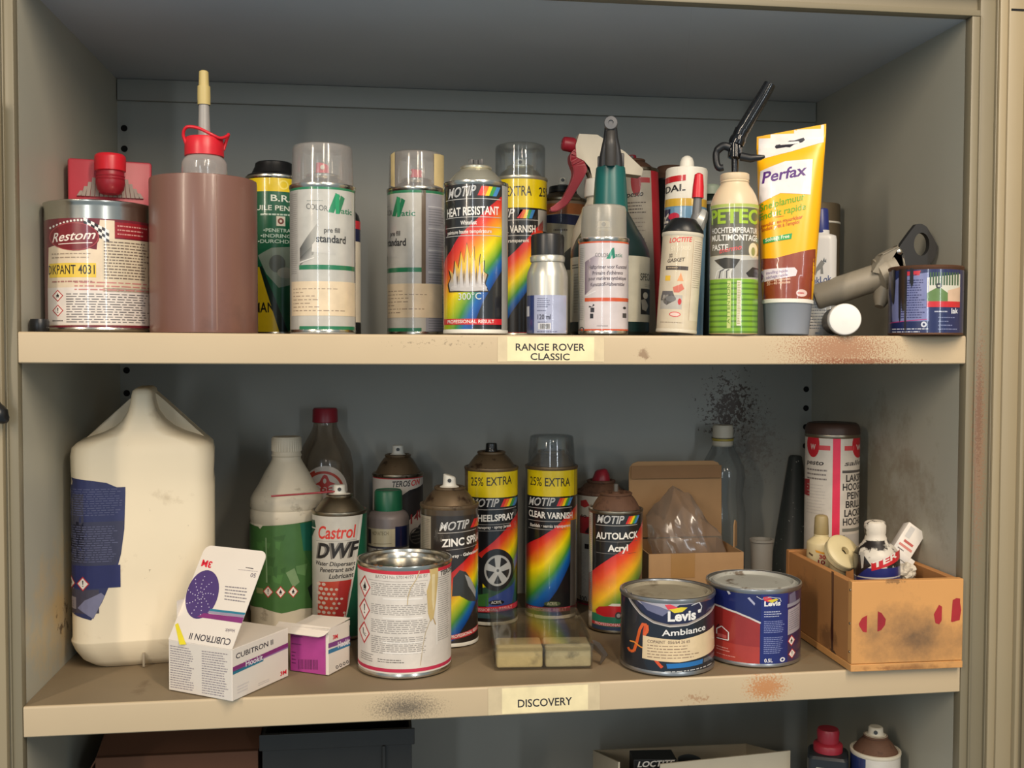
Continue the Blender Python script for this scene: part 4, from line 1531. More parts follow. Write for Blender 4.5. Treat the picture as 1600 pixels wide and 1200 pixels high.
# ---- grey cast fitting with black lug
GREYC = M('grey_cast', (142, 134, 118), .5, .1, .25, 30, spots=[((60, 54, 46), 24, .60, .1)], bump=.1)
t = thing('hose_fitting', 'grey cast pipe elbow with black eyelet lug lying against the navy paint tin', 'pipe fitting', (.842, .064, .0465), 0)
p0, p1 = Vector((-.019, .030, -.0035)), Vector((.045, .006, .0195))
finish('pipe', merge(tube([p0, p0 + (p1 - p0) * .04, p0 + (p1 - p0) * .7, p1], [.0138, .0152, .0150, .0152], 32)), GREYC, t)
finish('pipe_mouth', tube([p0 - (p1 - p0).normalized() * .0004, p0 + (p1 - p0) * .02], .0122, 28), M('pipe_mouth_dark', (52, 50, 44), .7), t)
bm = merge(tube(smooth_path([p1 - (p1 - p0) * .12, p1, p1 + Vector((.010, -.002, .005)), p1 + Vector((.018, -.004, .009))], 4), [.0150] * 4 + [.0205] * 4 + [.0190] * 5, 20),
           tube([(.052, .004, .016), (.046, .002, -.006), (.043, .0, -.014)], [.013, .009, .005], 12))
finish('flange', bm, GREYC, t, 50)
bm = prism([(.031, .024), (.040, .043), (.058, .052), (.064, .044), (.067, .029), (.056, .022), (.046, .020)], -.010, .004)
bmesh.ops.bevel(bm, geom=list(bm.edges), offset=.0012, segments=2, affect='EDGES')
finish('bracket', bm, GREYC, t, 40)
for q in ((.050, -.0105, .026), (.060, -.0105, .046)):
    b2 = lathe([(0, 0), (.003, 0), (.0034, .001), (.002, .0022), (0, .0024)], 16)
    xf(b2, Matrix.Translation(q) @ Matrix.Rotation(PI / 2, 4, 'X'))
    finish('screw', b2, TIN, t)
# eyelet lug: outline with a round hole
LX, LZ = -.0125, -.0020
op = [(.062, .036), (.066, .043), (.076, .058), (.085, .070), (.092, .0785), (.098, .079), (.104, .076), (.112, .064), (.1175, .054), (.1165, .046), (.111, .038), (.104, .0305), (.085, .0285), (.069, .0300)]
op = [(a_ + LX, b_ + LZ) for a_, b_ in op]
hc, hr = Vector((.0985 + LX, .0565 + LZ)), .0115
bm = bmesh.new()


def ray_out(a):
    d = Vector((math.cos(a), math.sin(a)))
    best = None
    for i in range(len(op)):
        q0, q1 = Vector(op[i]), Vector(op[(i + 1) % len(op)])
        e = q1 - q0
        den = d.x * e.y - d.y * e.x
        if abs(den) < 1e-12:
            continue
        w = q0 - hc
        s_ = (w.x * e.y - w.y * e.x) / den
        u_ = (w.x * d.y - w.y * d.x) / den
        if s_ > 0 and -1e-6 <= u_ <= 1 + 1e-6 and (best is None or s_ > best):
            best = s_
    return hc + d * best


NL = 64
rows = []
for k in range(NL):
    a = 2 * PI * k / NL
    d_ = Vector((math.cos(a), math.sin(a)))
    o_, i_ = ray_out(a), hc + Vector((d_.x * hr * .78, d_.y * hr * 1.1))
    rows.append([bm.verts.new((q.x, y_, q.y)) for q, y_ in ((o_, -.010), (i_, -.010), (i_, -.003), (o_, -.003))])
for k in range(NL):
    a, b = rows[k], rows[(k + 1) % NL]
    for i in range(4):
        bm.faces.new((a[i], a[(i + 1) % 4], b[(i + 1) % 4], b[i]))
finish('eyelet_lug', bm, M('lug_black', (34, 33, 32), .5, 0, .2), t, 40)

# ---- small tube lying with its white cap to the front
X, Y = .8185, .012
t = thing('lying_tube', 'small grey tube lying down with round white cap towards the viewer', 'tube', (X, Y, .0163), 0)
rt = Matrix.Rotation(math.radians(-18), 4, 'Z') @ Matrix.Rotation(PI / 2, 4, 'X')
capb = lathe([(0, .0205), (.004, .0205), (.006, .0200), (.0135, .0203), (.0155, .0196), (.0163, .018), (.0163, .002), (.0150, .0), (0, 0)], 48)
finish('cap', xf(capb, rt), M('white_cap', (234, 230, 222), .5, 0, .03), t)
bb = lathe([(0, .001), (.0145, .0005), (.0150, -.004), (.0150, -.060), (.012, -.066), (0, -.068)], 40)
finish('body', xf(bb, rt), M('tube_grey', (96, 98, 104), .4), t)

# ---- navy paint tin
X, Y, R, H = .9115, .014, .0372, .0725
t = thing('lacquer_tin', 'dented navy paint tin with dark drips at right end of upper shelf', 'tin', (X, Y, 0), face_cam(X, Y))
RUSTRIM = M('rust_rim', (92, 62, 44), .6, .4, .3, 80)
finish('body', lathe([(0, .003), (R - .004, .003), (R - .0025, 0), (R + .0004, .0012), (R, .004), (R, H - .004), (R + .0006, H - .0032), (R + .0008, H - .0012), (R - .0008, H), (R - .0022, H - .0012), (R - .0026, H - .006), (R - .008, H - .0065), (R - .009, H - .003), (0, H - .003)], 72), RUSTRIM, t)
A = can_art(1450, 117, R, 522, 0, 412, 72.5)
A.band(419, 519, (28, 38, 86), R)
A.L = 1
A.p([(1409, 422), (1442, 421), (1440, 428), (1410, 430)], (196, 44, 60))
A.p([(1408, 430), (1454, 424), (1456, 500), (1398, 500), (1396, 440)], (120, 126, 172))
A.f([(1412, 434), (1452, 496)], 16, (52, 56, 104), .5, .4)
A.line([(1394, 502), (1453, 497)], 1.4, (170, 60, 120), 2)
A.p([(1452, 432), (1503, 426), (1503, 477), (1452, 478)], (206, 204, 190))
for k in range(11):
    A.r(1456 + k * 4.2, 424, 1458.4 + k * 4.2, 444, (60, 90, 60), 3)
A.p([(1452, 456), (1470, 446), (1484, 456), (1503, 450), (1503, 470), (1452, 470)], (96, 126, 70), 3)
A.p([(1484, 452), (1503, 446), (1503, 469), (1484, 469)], (206, 176, 150), 4)
A.r(1452, 469, 1503, 478, (196, 36, 44), 4)
A.ring(1470, 445, 2, 4.5, (50, 50, 54), 4, 12)
A.t('lak', 1490, 488, 1500, 487, 8, (220, 222, 228), .01, L=4)
A.f([(1464, 483), (1486, 487)], 1, (190, 194, 210), .6)
A.f([(1398, 510), (1456, 519)], 2, (206, 208, 220), .4)
A.f([(1470, 492), (1500, 516)], 4, (120, 128, 166), .3, .6)
A.ring(1448, 505, 2, 4.6, (206, 208, 220), 3, 12)
for x_, y1_, w_ in ((1399, 470, 6), (1410, 498, 4), (1415, 482, 6), (1428, 444, 5), (1419, 515, 3.5)):
    A.p([(x_ - w_ / 2, 416), (x_ + w_ / 2, 416), (x_ + w_ * .6, 440), (x_ + w_ * .35, y1_), (x_, y1_ + 3), (x_ - w_ * .4, y1_ - 5), (x_ - w_ * .6, 445)], (30, 28, 34), 6)
A.build('label', cyl_map(R), PRINT, t)

# ================================================================== MIDDLE SHELF
# ---- big white jug
X, Y = .0795, .166
JUG = M('jug_plastic', (228, 214, 186), .45, 0, .05, 14, spots=[((170, 150, 118), 18, .60, .22), ((120, 104, 84), 90, .69, .05)], spec=.4)
t = thing('plastic_jug', 'large dirty white plastic jug with torn dark blue label, far left of the middle shelf', 'jug', (X, Y, z2(X)), math.radians(8))
hx, hy = .0742, .058
sec = [(.60, .60, 0), (.74, .76, .0004), (.86, .88, .008), (.95, .955, .019), (1.0, 1.0, .029), (1.0, 1.0, .0305), (.985, .985, .032), (.985, .99, .10), (.99, .99, .190), (.975, .985, .200), (.985, .99, .210), (.99, .99, .226), (.97, .98, .2345), (.90, .96, .2395),
       (.76, .95, .2435), (.58, .94, .2480), (.42, .93, .2540), (.29, .92, .2620), (.200, .91, .2720), (.160, .90, .2820), (.145, .88, .2900), (.132, .86, .2945), (.09, .80, .2970)]
rings = [rrect(hx * a, hy * b, min(.024, hx * a * .8), z) for a, b, z in sec]
bm = loft(rings)
bmesh.ops.recalc_face_normals(bm, faces=bm.faces)
jm = drop_map(bm)
finish('body', bm, JUG, t, 50)
finish('grip_shoulder', prism([(-.068, .236), (-.044, .256), (-.016, .284), (-.008, .291), (.010, .291), (.020, .282), (.046, .256), (.068, .236)], .004, .050), JUG, t, 20)
finish('seam', box(-.0012, -hy * .975, .001, .0012, -hy * .90, .016, .0004), M('jug_seam', (150, 138, 118), .6), t)
A = Art(lambda x, y: ((x - 221) * .715, (1044 - y) * .700))
NV = (44, 50, 92)
A.p([(100, 750), (125, 753), (150, 756), (172, 760), (186, 767), (198, 767), (198, 775), (196, 830), (191, 868), (184, 895), (174, 916), (164, 940), (149, 966), (128, 960), (100, 950)], NV)
A.L = 1
A.p([(100, 818), (196, 818), (191, 868), (184, 884), (100, 884)], (54, 56, 82))
A.p([(100, 776), (140, 776), (140, 880), (100, 880)], (58, 58, 76))
A.p([(100, 825), (106, 825), (106, 900), (100, 900)], (130, 44, 60), 2)
A.f([(112, 768), (194, 810)], 12, (84, 88, 122), .4, .15)
A.f([(112, 824), (188, 880)], 16, (92, 94, 124), .4, .15)
A.r(100, 884, 190, 918, (34, 40, 92), 2)
A.r(100, 920, 160, 956, (66, 62, 78), 2)
A.ghs(120, 911, 7, 10, 'f', 4)
A.ghs(138, 911, 9, 11, '!', 4)
A.ghs(106, 911, 4, 9, '!', 4)
A.r(104, 932, 128, 950, (150, 142, 150), 4)
A.f([(106, 934), (126, 948)], 4, (110, 104, 116), .4)
A.p([(163, 925), (168, 930), (152, 964), (130, 948), (140, 936)], (122, 122, 150), 4)
A.build('label', jm, PAPER, t, 3, 5)

# ---- white carton with raised flap
F = Vector((.1955, -.012))
d1 = Vector((-.842, .540))
d2 = Vector((.540, .842))
ang = math.atan2(-d1.y, -d1.x)
w1, w2, h1 = .0800, .0870, .0505
t = thing('abrasive_carton', 'white carton with purple disc on its raised flap at the front edge beside the jug', 'carton', (F.x, F.y, z2(F.x)), ang)
# local axes: x from the far left corner to the front corner is +x, so the front corner sits at the origin
finish('carton_body', box(-w1, 0, 0, 0, w2, h1, .0006, 1), WHITE_CARD, t, 20)
finish('inner_tab', xf(box(-.0006, 0, 0, 0, w2 * .35, .036, 0), Matrix.Translation((-w1 + .0006, .012, h1))), WHITE_CARD, t, 20)
fl = bmesh.new()
fh, ln_ = .1010, .0545
dirv = Vector((0, ln_, .0850)).normalized()
pts = []
rr = .008
for (cx_, cy_, a0) in ((-rr, fh - rr, 0), (-w1 + rr, fh - rr, 90)):
    for k in range(6):
        a = math.radians(a0 + 90 * k / 5)
        pts.append((cx_ + rr * math.cos(a), cy_ + rr * math.sin(a)))
pts += [(-w1, 0), (0, 0)]
nf = Vector((0, -dirv.z, dirv.y))
v0 = [fl.verts.new(Vector((x, 0, h1)) + dirv * y) for x, y in pts]
v1 = [fl.verts.new(Vector((x, 0, h1)) + dirv * y - nf * .0006) for x, y in pts]
fl.faces.new(v0)
fl.faces.new(v1)
for i in range(len(pts)):
    j = (i + 1) % len(pts)
    fl.faces.new((v0[i], v0[j], v1[j], v1[i]))
flap = finish('flap', fl, WHITE_CARD, t, 20)
PUR, MAG, TEA, RD = (74, 52, 112), (130, 44, 112), (36, 116, 140), (214, 24, 48)
TXT = (90, 84, 88)
A = face_art([(265, 1000), (364, 1015), (364, 1097), (265, 1079)], w1 * 1000, h1 * 1000)
A.f([(268, 1008), (305, 1014), (305, 1082), (268, 1076)], 18, (150, 140, 146), .42, .25, 1)
A.f([(317, 1016), (358, 1021), (358, 1092), (317, 1085)], 18, (150, 140, 146), .42, .2, 1)
A.build('print_side', plane_map((-w1, 0, 0), (1, 0, 0), (0, 0, 1)), PAPER, t, 0)
A = face_art([(364, 1015), (450, 982), (449, 1056), (364, 1097)], w2 * 1000, h1 * 1000)
A.t('CUBITRON II', 370, 1030, 427, 1007, 8, (44, 42, 52), .0)
A.p([(365, 1043), (449, 1005), (449, 1011), (365, 1050)], MAG, 1)
A.p([(365, 1049), (449, 1011), (449, 1013), (365, 1051)], (150, 110, 160), 1)
A.p([(365, 1050), (412, 1029), (412, 1033), (365, 1055)], TEA, 1)
A.t('Hookit', 385, 1042, 411, 1031, 9, (150, 90, 160), .06)
A.t('Hookit', 385, 1042, 411, 1031, 9, (236, 230, 234), .0, L=3)
A.t('3M', 437, 1056, 446, 1052, 6, RD, .04)
A.f([(372, 1072), (392, 1062), (392, 1076), (372, 1086)], 3, (206, 198, 194), .5)
A.f([(404, 1067), (424, 1058), (424, 1063), (404, 1073)], 2, (196, 188, 186), .4)
A.build('print_end', plane_map((0, 0, 0), (0, 1, 0), (0, 0, 1)), PAPER, t, 0)
A = face_art([(300, 862), (404, 870), (364, 1014), (264, 996)], w1 * 1000, fh * 1000)
A.e(306, 934, 25, 35, PUR, n=36, rot=.12)
for k in range(9):
    a = k * 2 * PI / 9 - .4
    for q in range(1, 6):
        rr_ = q * .185
        x_, y_ = 303 + 22 * rr_ * math.cos(a + q * .07), 936 + 30 * rr_ * math.sin(a + q * .07)
        A.e(x_, y_, .75, .9, (206, 198, 220), 2, 6)
A.p([(322, 955), (379, 962), (378, 965), (320, 958)], TEA, 1)
A.p([(320, 958), (378, 965), (377, 969), (318, 961)], (150, 140, 160), 1)
A.p([(312, 961), (377, 969), (375, 977), (302, 966)], MAG, 1)
A.t('3M', 315, 887, 299, 884, 9, RD, .05, perp=True)
A.t('50', 389, 904, 380, 903, 6, (120, 110, 118), .0, perp=True)
A.f([(370, 893), (384, 895), (384, 899), (370, 897)], 1, TXT, .4)
A.f([(358, 897), (392, 900), (391, 902), (358, 899)], 1, (150, 140, 146), .4, 0)
A.f([(340, 921), (383, 925), (377, 949), (342, 944)], 5, (130, 124, 130), .42, .2)
A.t('Hookit', 365, 985, 350, 984, 5, (130, 120, 128), .0, perp=True)
A.t('CUBITRON II', 361, 999, 296, 988, 9, (54, 50, 60), .0, perp=True)
A.p([(271, 976), (275, 974), (292, 1004), (282, 1004)], (226, 208, 40), 2)
A.f([(272, 978), (275, 975), (290, 1003), (284, 1003)], 3, (80, 74, 30), .4, .1)
A.build('print', plane_map(Vector((-w1, 0, h1)), (1, 0, 0), dirv), PAPER, flap, 0)

# ---- magenta carton
F = Vector((.2835, .0560))
d1 = Vector((-.865, .502))
ang = math.atan2(-d1.y, -d1.x)
w1, w2, h1 = .0465, .0420, .0475
t = thing('magenta_carton', 'small magenta and white carton with slightly open lid behind the white carton', 'carton', (F.x, F.y, z2(F.x)), ang)
finish('carton_body', box(-w1, 0, 0, 0, w2, h1 - .004, .0005, 1), WHITE_CARD, t, 20)
bm = merge(xf(box(-w1 - .0005, -.0005, 0, .0003, w2 + .0003, .0008, 0), Matrix.Translation((0, 0, h1)) @ Matrix.Rotation(math.radians(3), 4, 'X') @ Matrix.Rotation(math.radians(-2), 4, 'Y')), box(-.0008, 0, h1 - .005, .0002, w2, h1 + .0005, 0))
finish('lid', bm, WHITE_CARD, t, 20)
bm = loft([rrect(.017, .0005, .0004, 0), rrect(.017, .0005, .0004, .014), rrect(.013, .0005, .0004, .019)])
xf(bm, Matrix.Translation((-w1 - .0005, .012, h1 + .001)) @ Matrix.Rotation(math.radians(90), 4, 'Z') @ Matrix.Rotation(math.radians(-97), 4, 'X'))
bm.free()
bm = loft([rrect(w1 * .5 + .009, .0004, .0003, 0), rrect(w1 * .5 + .009, .0004, .0003, .007), rrect(w1 * .5 + .007, .0004, .0003, .012), rrect(w1 * .5 + .002, .0004, .0003, .0150)])
xf(bm, Matrix.Translation((-w1 / 2 - .0085, .0045, h1 + .0012)) @ Matrix.Rotation(math.radians(118), 4, 'X'))
finish('tuck_tab', bm, WHITE_CARD, t, 20)
A = face_art([(451, 977), (512, 984), (512, 1055), (451, 1049)], w1 * 1000, (h1 - .004) * 1000)
A.p([(451, 977), (508, 983), (508, 1054), (451, 1049)], (172, 62, 140))
A.L = 1
A.t('Hookit', 453, 990, 471, 991, 6, (110, 40, 96), .01)
A.f([(453, 1000), (470, 1002), (470, 1006), (453, 1004)], 1, (110, 40, 96), .5)
A.barcode(464, 1029, 496, 1046, (96, 30, 80))
A.f([(453, 1014), (460, 1015), (460, 1040), (453, 1039)], 4, (110, 40, 96), .4)
A.build('print_front', plane_map((-w1, 0, 0), (1, 0, 0), (0, 0, 1)), PAPER, t, 0)
A = face_art([(512, 984), (559, 961), (557, 1039), (512, 1055)], w2 * 1000, (h1 - .004) * 1000)
A.p([(512, 1001), (559, 984), (559, 994), (512, 1009)], (126, 60, 130))
A.p([(512, 1012), (559, 996), (559, 1003), (512, 1019)], (52, 120, 160))
A.L = 1
A.t('3M', 521, 993, 531, 990, 7, RD, .05)
A.t('Hookit', 531, 1008, 558, 999, 10, (236, 230, 234), .05)
for k in range(4):
    A.ring(529 + k * 7.4, 1042 - k * 2.6, 1.8, 3, (80, 76, 80), n=10)
A.build('print_end', plane_map((0, 0, 0), (0, 1, 0), (0, 0, 1)), PAPER, t, 0)

# ---- white topped bottle with green label
Y = .265
X, Z, H = spot(449, 960, 680, Y)
R = .0445
t = thing('green_label_bottle', 'dirty white plastic bottle with torn green label and ribbed cap behind the white carton', 'bottle', (X, Y, Z), face_cam(X, Y))
zc = lambda y: at(449, y, Y).z - Z
body = [(0, 0), (R - .004, 0), (R - .001, .003), (R - .001, .02), (R, .024), (R, zc(815)), (R - .0015, zc(812)), (R - .0006, zc(806)), (R - .0008, zc(795)), (R - .0020, zc(792)), (R - .0006, zc(788)), (R - .0012, zc(776)), (R - .0045, zc(768)), (R - .011, zc(755)),
        (R - .0185, zc(736)), (.0195, zc(722)), (.0172, zc(716)), (.0172, zc(713)), (.0185, zc(711)), (.0172, zc(708)), (.0172, zc(702)), (0, zc(702))]
bm = lathe(body, 72)
finish('body', bm, DIRTY_WHITE, t)
finish('cap', ribbed([(.0165, zc(705)), (.0182, zc(704)), (.0180, zc(685)), (.0165, zc(682)), (0, zc(682))], 72, .0007, zc(705), zc(684)), DIRTY_WHITE, t)
A = can_art(449, 114, R, 955, 12, 815, zc(815) * 1000)
A.p([(380, 812), (405, 815), (408, 818), (412, 813), (440, 811), (480, 808), (515, 806), (530, 806), (530, 935), (500, 938), (470, 934), (440, 939), (410, 932), (380, 936)], (64, 108, 54))
A.L = 1
A.p([(469, 810), (530, 806), (530, 860), (474, 850)], (14, 96, 78))
A.p([(474, 850), (530, 860), (530, 900), (490, 885)], (50, 100, 52), 2)
for k in range(14):
    x_, y_ = random.uniform(400, 470), random.uniform(825, 895)
    w_, h_ = random.uniform(6, 20), random.uniform(4, 16)
    A.p([(x_, y_), (x_ + w_, y_ + random.uniform(-4, 4)), (x_ + w_ * .8, y_ + h_), (x_ + w_ * .1, y_ + h_ * .7)], random.choice([(74, 122, 62), (54, 96, 46), (92, 134, 80)]), 2)
A.line([(417, 830), (418, 895)], 2, (126, 156, 112), 3)
A.p([(447, 880), (460, 874), (468, 895), (458, 902)], (120, 150, 106), 3)
A.p([(480, 905), (500, 888), (505, 920), (486, 925)], (24, 40, 30), 3)
A.r(402, 904, 412, 912, (130, 138, 90), 4)
for k, m_ in enumerate('!ff'):
    A.ghs(420 + k * 19, 908, 8, 9, m_, 4)
A.build('label', cyl_map(R), DULL, t)

# ---- brownish clear bottle with red cap
Y = .346
X, Z, H = spot(509, 940, 640, Y)
R = .0365
zc = lambda y: at(509, y, Y).z - Z
t = thing('vinegar_bottle', 'clear brownish bottle with dark red cap and round white label behind the white topped bottle', 'bottle', (X, Y, Z), face_cam(X, Y))
finish('body', lathe([(0, 0), (R - .003, 0), (R, .004), (R, zc(745)), (R - .0005, zc(725)), (R - .004, zc(705)), (R - .011, zc(690)), (.0185, zc(675)), (.0155, zc(666)), (.0150, zc(658)), (.0150, zc(650)), (0, zc(650))], 64), clear('brown_bottle', (244, 238, 230), .09, .10, (168, 150, 132)), t)
finish('cap', ribbed([(.0150, zc(660)), (.0164, zc(659)), (.0160, zc(640)), (.0145, zc(637.5)), (0, zc(637.5))], 60, .0005, zc(660), zc(641)), RED_DARK, t)
A = can_art(509, 89, R, 800, zc(800) * 1000, 720, zc(720) * 1000)
A.e(508, 762, 36, 39, (198, 188, 176), n=32)
A.L = 1
A.ring(506, 764, 29, 33, (176, 62, 46), a0=200, a1=350, n=20)
A.p([(481, 737), (492, 730), (494, 736), (484, 743)], (176, 56, 40))
A.p([(493, 751), (500, 747), (505, 738), (508, 736), (512, 738), (516, 747), (525, 751), (516, 753), (512, 757), (508, 755), (503, 757), (500, 753)], (176, 50, 44))
A.t('PE', 501, 767, 520, 766, 10, (176, 44, 44), .04)
A.e(508, 746, 2.6, 4, (198, 188, 176), 3, 12)
A.build('label', cyl_map(R), DULL, t)

# ---- white and green penetrant can with red straw
Y, R = .215, .0318
X, Z, H = spot(531, 985, 795, Y)
zc = lambda y: at(531, y, Y).z - Z
t, zt = spray_can('penetrant_can', 'white and green aerosol with red letters and a red straw sticking out left', X, Y, Z, R, H, zc(774) - H, .0145, TIN_DULL, TIN_DULL)
nz = nozzle(t, zt, WHITE_PL, .0072, .013, .0130)
finish('straw', tube([(-.004, -.0035, zt + .0065), (-.030, -.0075, zt + .0055), (-.078, -.014, zt + .0038)], .0011, 8), RED_DARK, t)
A = can_art(531, 85, R, 985, 1, 795, H * 1000)
A.band(796, 983, (192, 188, 178), R)
A.L = 1
A.p([(566, 797), (600, 797), (600, 983), (520, 983), (540, 945), (556, 880)], (24, 96, 68))
A.p([(564, 797), (568, 797), (543, 945), (530, 983), (525, 983), (539, 945)], (214, 210, 200), 2)
A.p([(478, 810), (492, 808), (494, 820), (488, 834), (478, 832)], (20, 70, 54), 1)
A.line([(478, 821), (494, 820)], 2, (206, 200, 190), 2)
A.t('Castrol', 498, 834, 557, 832, 18, (206, 56, 46), .01, .2)
A.line([(494, 838), (562, 836)], .8, (150, 146, 140))
A.t('DWF', 494, 864, 560, 861, 22, (120, 116, 110), .05, .25)
A.t('DWF', 496, 863, 562, 860, 21, (34, 32, 32), .04, .25, L=3)
A.t('Water Dispersant', 494, 874, 556, 874, 6, (50, 46, 46), .012, .25)
A.t('Penetrant and', 500, 884, 554, 882, 6.5, (50, 46, 46), .012, .25)
A.t('Lubricant', 514, 893, 553, 891, 6.5, (50, 46, 46), .012, .25)
A.p([(498, 899), (550, 895), (541, 945), (531, 983), (495, 983)], (196, 70, 50))
A.p([(530, 897), (550, 895), (541, 945), (531, 983), (520, 983)], (176, 40, 36), 2)
for r_ in range(9):
    for c_ in range(6):
        f_ = (c_ / 5)
        if random.random() > f_ * .75:
            A.e(498 + c_ * 8 + (r_ % 2) * 4, 902 + r_ * 7, 3.4 - f_ * 1.2, 2.6 - f_, (216, 196, 180), 3, 10)
A.build('label', cyl_map(R), DULL, t)

# ---- black and white can with red band, back row
Y, R = .338, .0325
X, Z, H = spot(622, 935, 738, Y)
zc = lambda y: at(622, y, Y).z - Z
t, zt = spray_can('cavity_wax_can', 'white and black aerosol with red top band behind the green lidded jar', X, Y, Z, R, H, zc(712) - H, .016, DOME_DUSTY, TIN_DULL)
nozzle(t, zt, WHITE_PL, .0075, .014, .0100)
A = can_art(622, 79, R, 935, 0, 738, H * 1000)
A.band(739, 935, (34, 32, 34), R)
A.L = 1
A.band(739, 744, (180, 44, 54), R)
A.p([(560, 744), (670, 744), (670, 752), (640, 760), (626, 768), (622, 776), (618, 800), (600, 840), (560, 840)], (196, 190, 182))
A.t('TEROS', 613, 755, 642, 754, 8, (40, 38, 40), .03, .2)
A.t('ON', 643, 754, 657, 753, 8, (200, 56, 56), .03, .2, L=5)
A.p([(628, 775), (645, 764), (664, 760), (664, 790), (640, 796), (628, 790)], (44, 40, 40), 2)
A.p([(620, 815), (660, 785), (664, 792), (664, 800), (624, 835)], (186, 176, 166), 2)
A.t('140', 642, 809, 660, 800, 13, (150, 44, 48), .03, 0)
A.ring(652, 827, 10, 12, (96, 90, 84), n=20, L=3)
A.f([(644, 820), (660, 835)], 3, (110, 104, 96), .4)
A.build('label', cyl_map(R), DULL, t)

# ---- jar with green lid
Y, R = .275, .0258
X, Z, H = spot(607, 965, 806, Y)
zc = lambda y: at(607, y, Y).z - Z
t = thing('green_lid_jar', 'grey jar with green screw lid and navy and cream label behind the open rim tin', 'jar', (X, Y, Z), face_cam(X, Y))
finish('body', lathe([(0, 0), (R - .001, 0), (R, .002), (R, zc(808)), (R - .0012, zc(803)), (R - .0040, zc(799)), (.0180, zc(797)), (.0165, zc(795)), (0, zc(795))], 56), M('jar_grey', (128, 118, 116), .4, 0, .06), t)
finish('lid', lathe([(.0165, zc(797)), (.0176, zc(796)), (.0172, zc(768)), (.0158, zc(765)), (.0150, zc(766)), (0, zc(766))], 56), M('lid_green', (20, 96, 66), .4, 0, .12), t)
A = can_art(607, 67, R, 965, 0, 806, H * 1000)
A.r(560, 821, 618, 848, (200, 190, 160))
A.r(618, 818, 660, 848, (28, 36, 74))
A.r(560, 848, 660, 851, (60, 60, 70))
A.r(560, 851, 660, 880, (190, 186, 176))
A.L = 1
A.r(574, 823, 579, 845, (30, 30, 44))
A.t('NOVATECH', 581, 831, 607, 830, 5.5, (130, 120, 96), -.004)
A.line([(583, 844), (612, 843)], 1, (150, 140, 116))
A.t('adhesive', 583, 856, 606, 856, 5, (50, 48, 50), .01)
A.build('label', cyl_map(R), PRINT, t)


# ---- paint tins with a rim
def rim_tin(R, H):
    return [(0, .0030), (R - .006, .0030), (R - .0030, .0004), (R - .0014, 0), (R + .0006, .0010), (R + .0008, .0034), (R, .0050), (R, H - .0055), (R + .0008, H - .0044), (R + .0014, H - .0024), (R + .0010, H - .0004), (R - .0006, H), (R - .0022, H - .0008), (R - .0026, H - .0030)]


X, Y, R, H = .363, .082, .0495, .1165
Z = z2(X)
t = thing('adhesive_tin', 'white labelled tin with red rings and glue drips, centre left front of the middle shelf', 'tin', (X, Y, Z), face_cam(X, Y))
finish('body', lathe(rim_tin(R, H) + [(R - .0030, H - .0050), (R - .0072, H - .0054), (R - .0086, H - .0030), (R - .0104, H - .0022), (R - .0118, H - .0040), (R - .0122, H - .0090), (0, H - .0092)], 96), TIN, t)
fleck = M('old_glue', (104, 70, 40), .5, 0, .3)
for k in range(9):
    a = math.radians(random.uniform(-45, 60))
    b2 = bmesh.new()
    bmesh.ops.create_icosphere(b2, subdivisions=2, radius=random.uniform(.0012, .0024))
    for v in b2.verts:
        v.co *= random.uniform(.7, 1.2)
        v.co.z *= .5
    o = finish('glue_blob', b2, fleck, t)
    o.location = ((R - .0004) * math.sin(a), -(R - .0004) * math.cos(a), H - .0006)
A = can_art(632, 146, R, 1060, 0, 884, H * 1000)
A.band(889, 1052, (216, 208, 198), R)
A.L = 1
A.band(891.5, 897, (196, 40, 58), R, 3)
A.band(1044, 1049.5, (190, 42, 76), R)
A.t('BATCH No.57014197 USE BY', 587, 904, 668, 903, 5, (140, 132, 126), -.004)
A.t('TEROSON', 688, 905, 716, 903, 7, (36, 34, 36), .04, .2)
A.line([(575, 908), (668, 908)], .8, (170, 160, 154))
for k, m_ in enumerate('f!x'):
    A.ghs(570 - k * .6, (921, 957, 994)[k], 9, 18, m_)
A.f([(580, 911), (666, 932)], 7, (150, 144, 138), .45, .05)
A.f([(580, 944), (668, 961)], 6, (150, 144, 138), .45, .05)
A.f([(580, 968), (668, 990)], 7, (150, 144, 138), .45, .05)
A.f([(580, 994), (668, 1022)], 9, (150, 144, 138), .45, .08)
A.f([(684, 906), (702, 1008)], 30, (150, 144, 138), .4, .1)
A.f([(563, 1024), (586, 1038)], 4, (120, 114, 110), .4)
A.f([(590, 1029), (632, 1036)], 2, (90, 84, 80), .4)
A.r(681, 898, 683, 1012, (226, 220, 212), 3)
for y_ in (934, 964, 1002, 1018):
    A.r(598, y_, 660, y_ + 2.5, (230, 224, 216), 3)
GL = (196, 170, 112)
A.p([(670, 889), (684, 888), (684, 905), (681, 940), (677, 968), (672, 974), (668, 960), (666, 925), (672, 905)], GL, 5)
A.p([(674, 900), (679, 900), (678, 950), (676, 958), (674, 940)], (214, 196, 152), 6)
A.line([(655, 892), (650, 905), (641, 918), (637, 932), (636, 944)], 1.4, (190, 170, 130), 5)
A.line([(672, 970), (664, 990), (660, 1010), (656, 1040)], 1.0, (186, 170, 140), 5)
A.line([(676, 968), (680, 980)], 1.4, (176, 146, 96), 5)
A.build('label', cyl_map(R), PAPER, t)

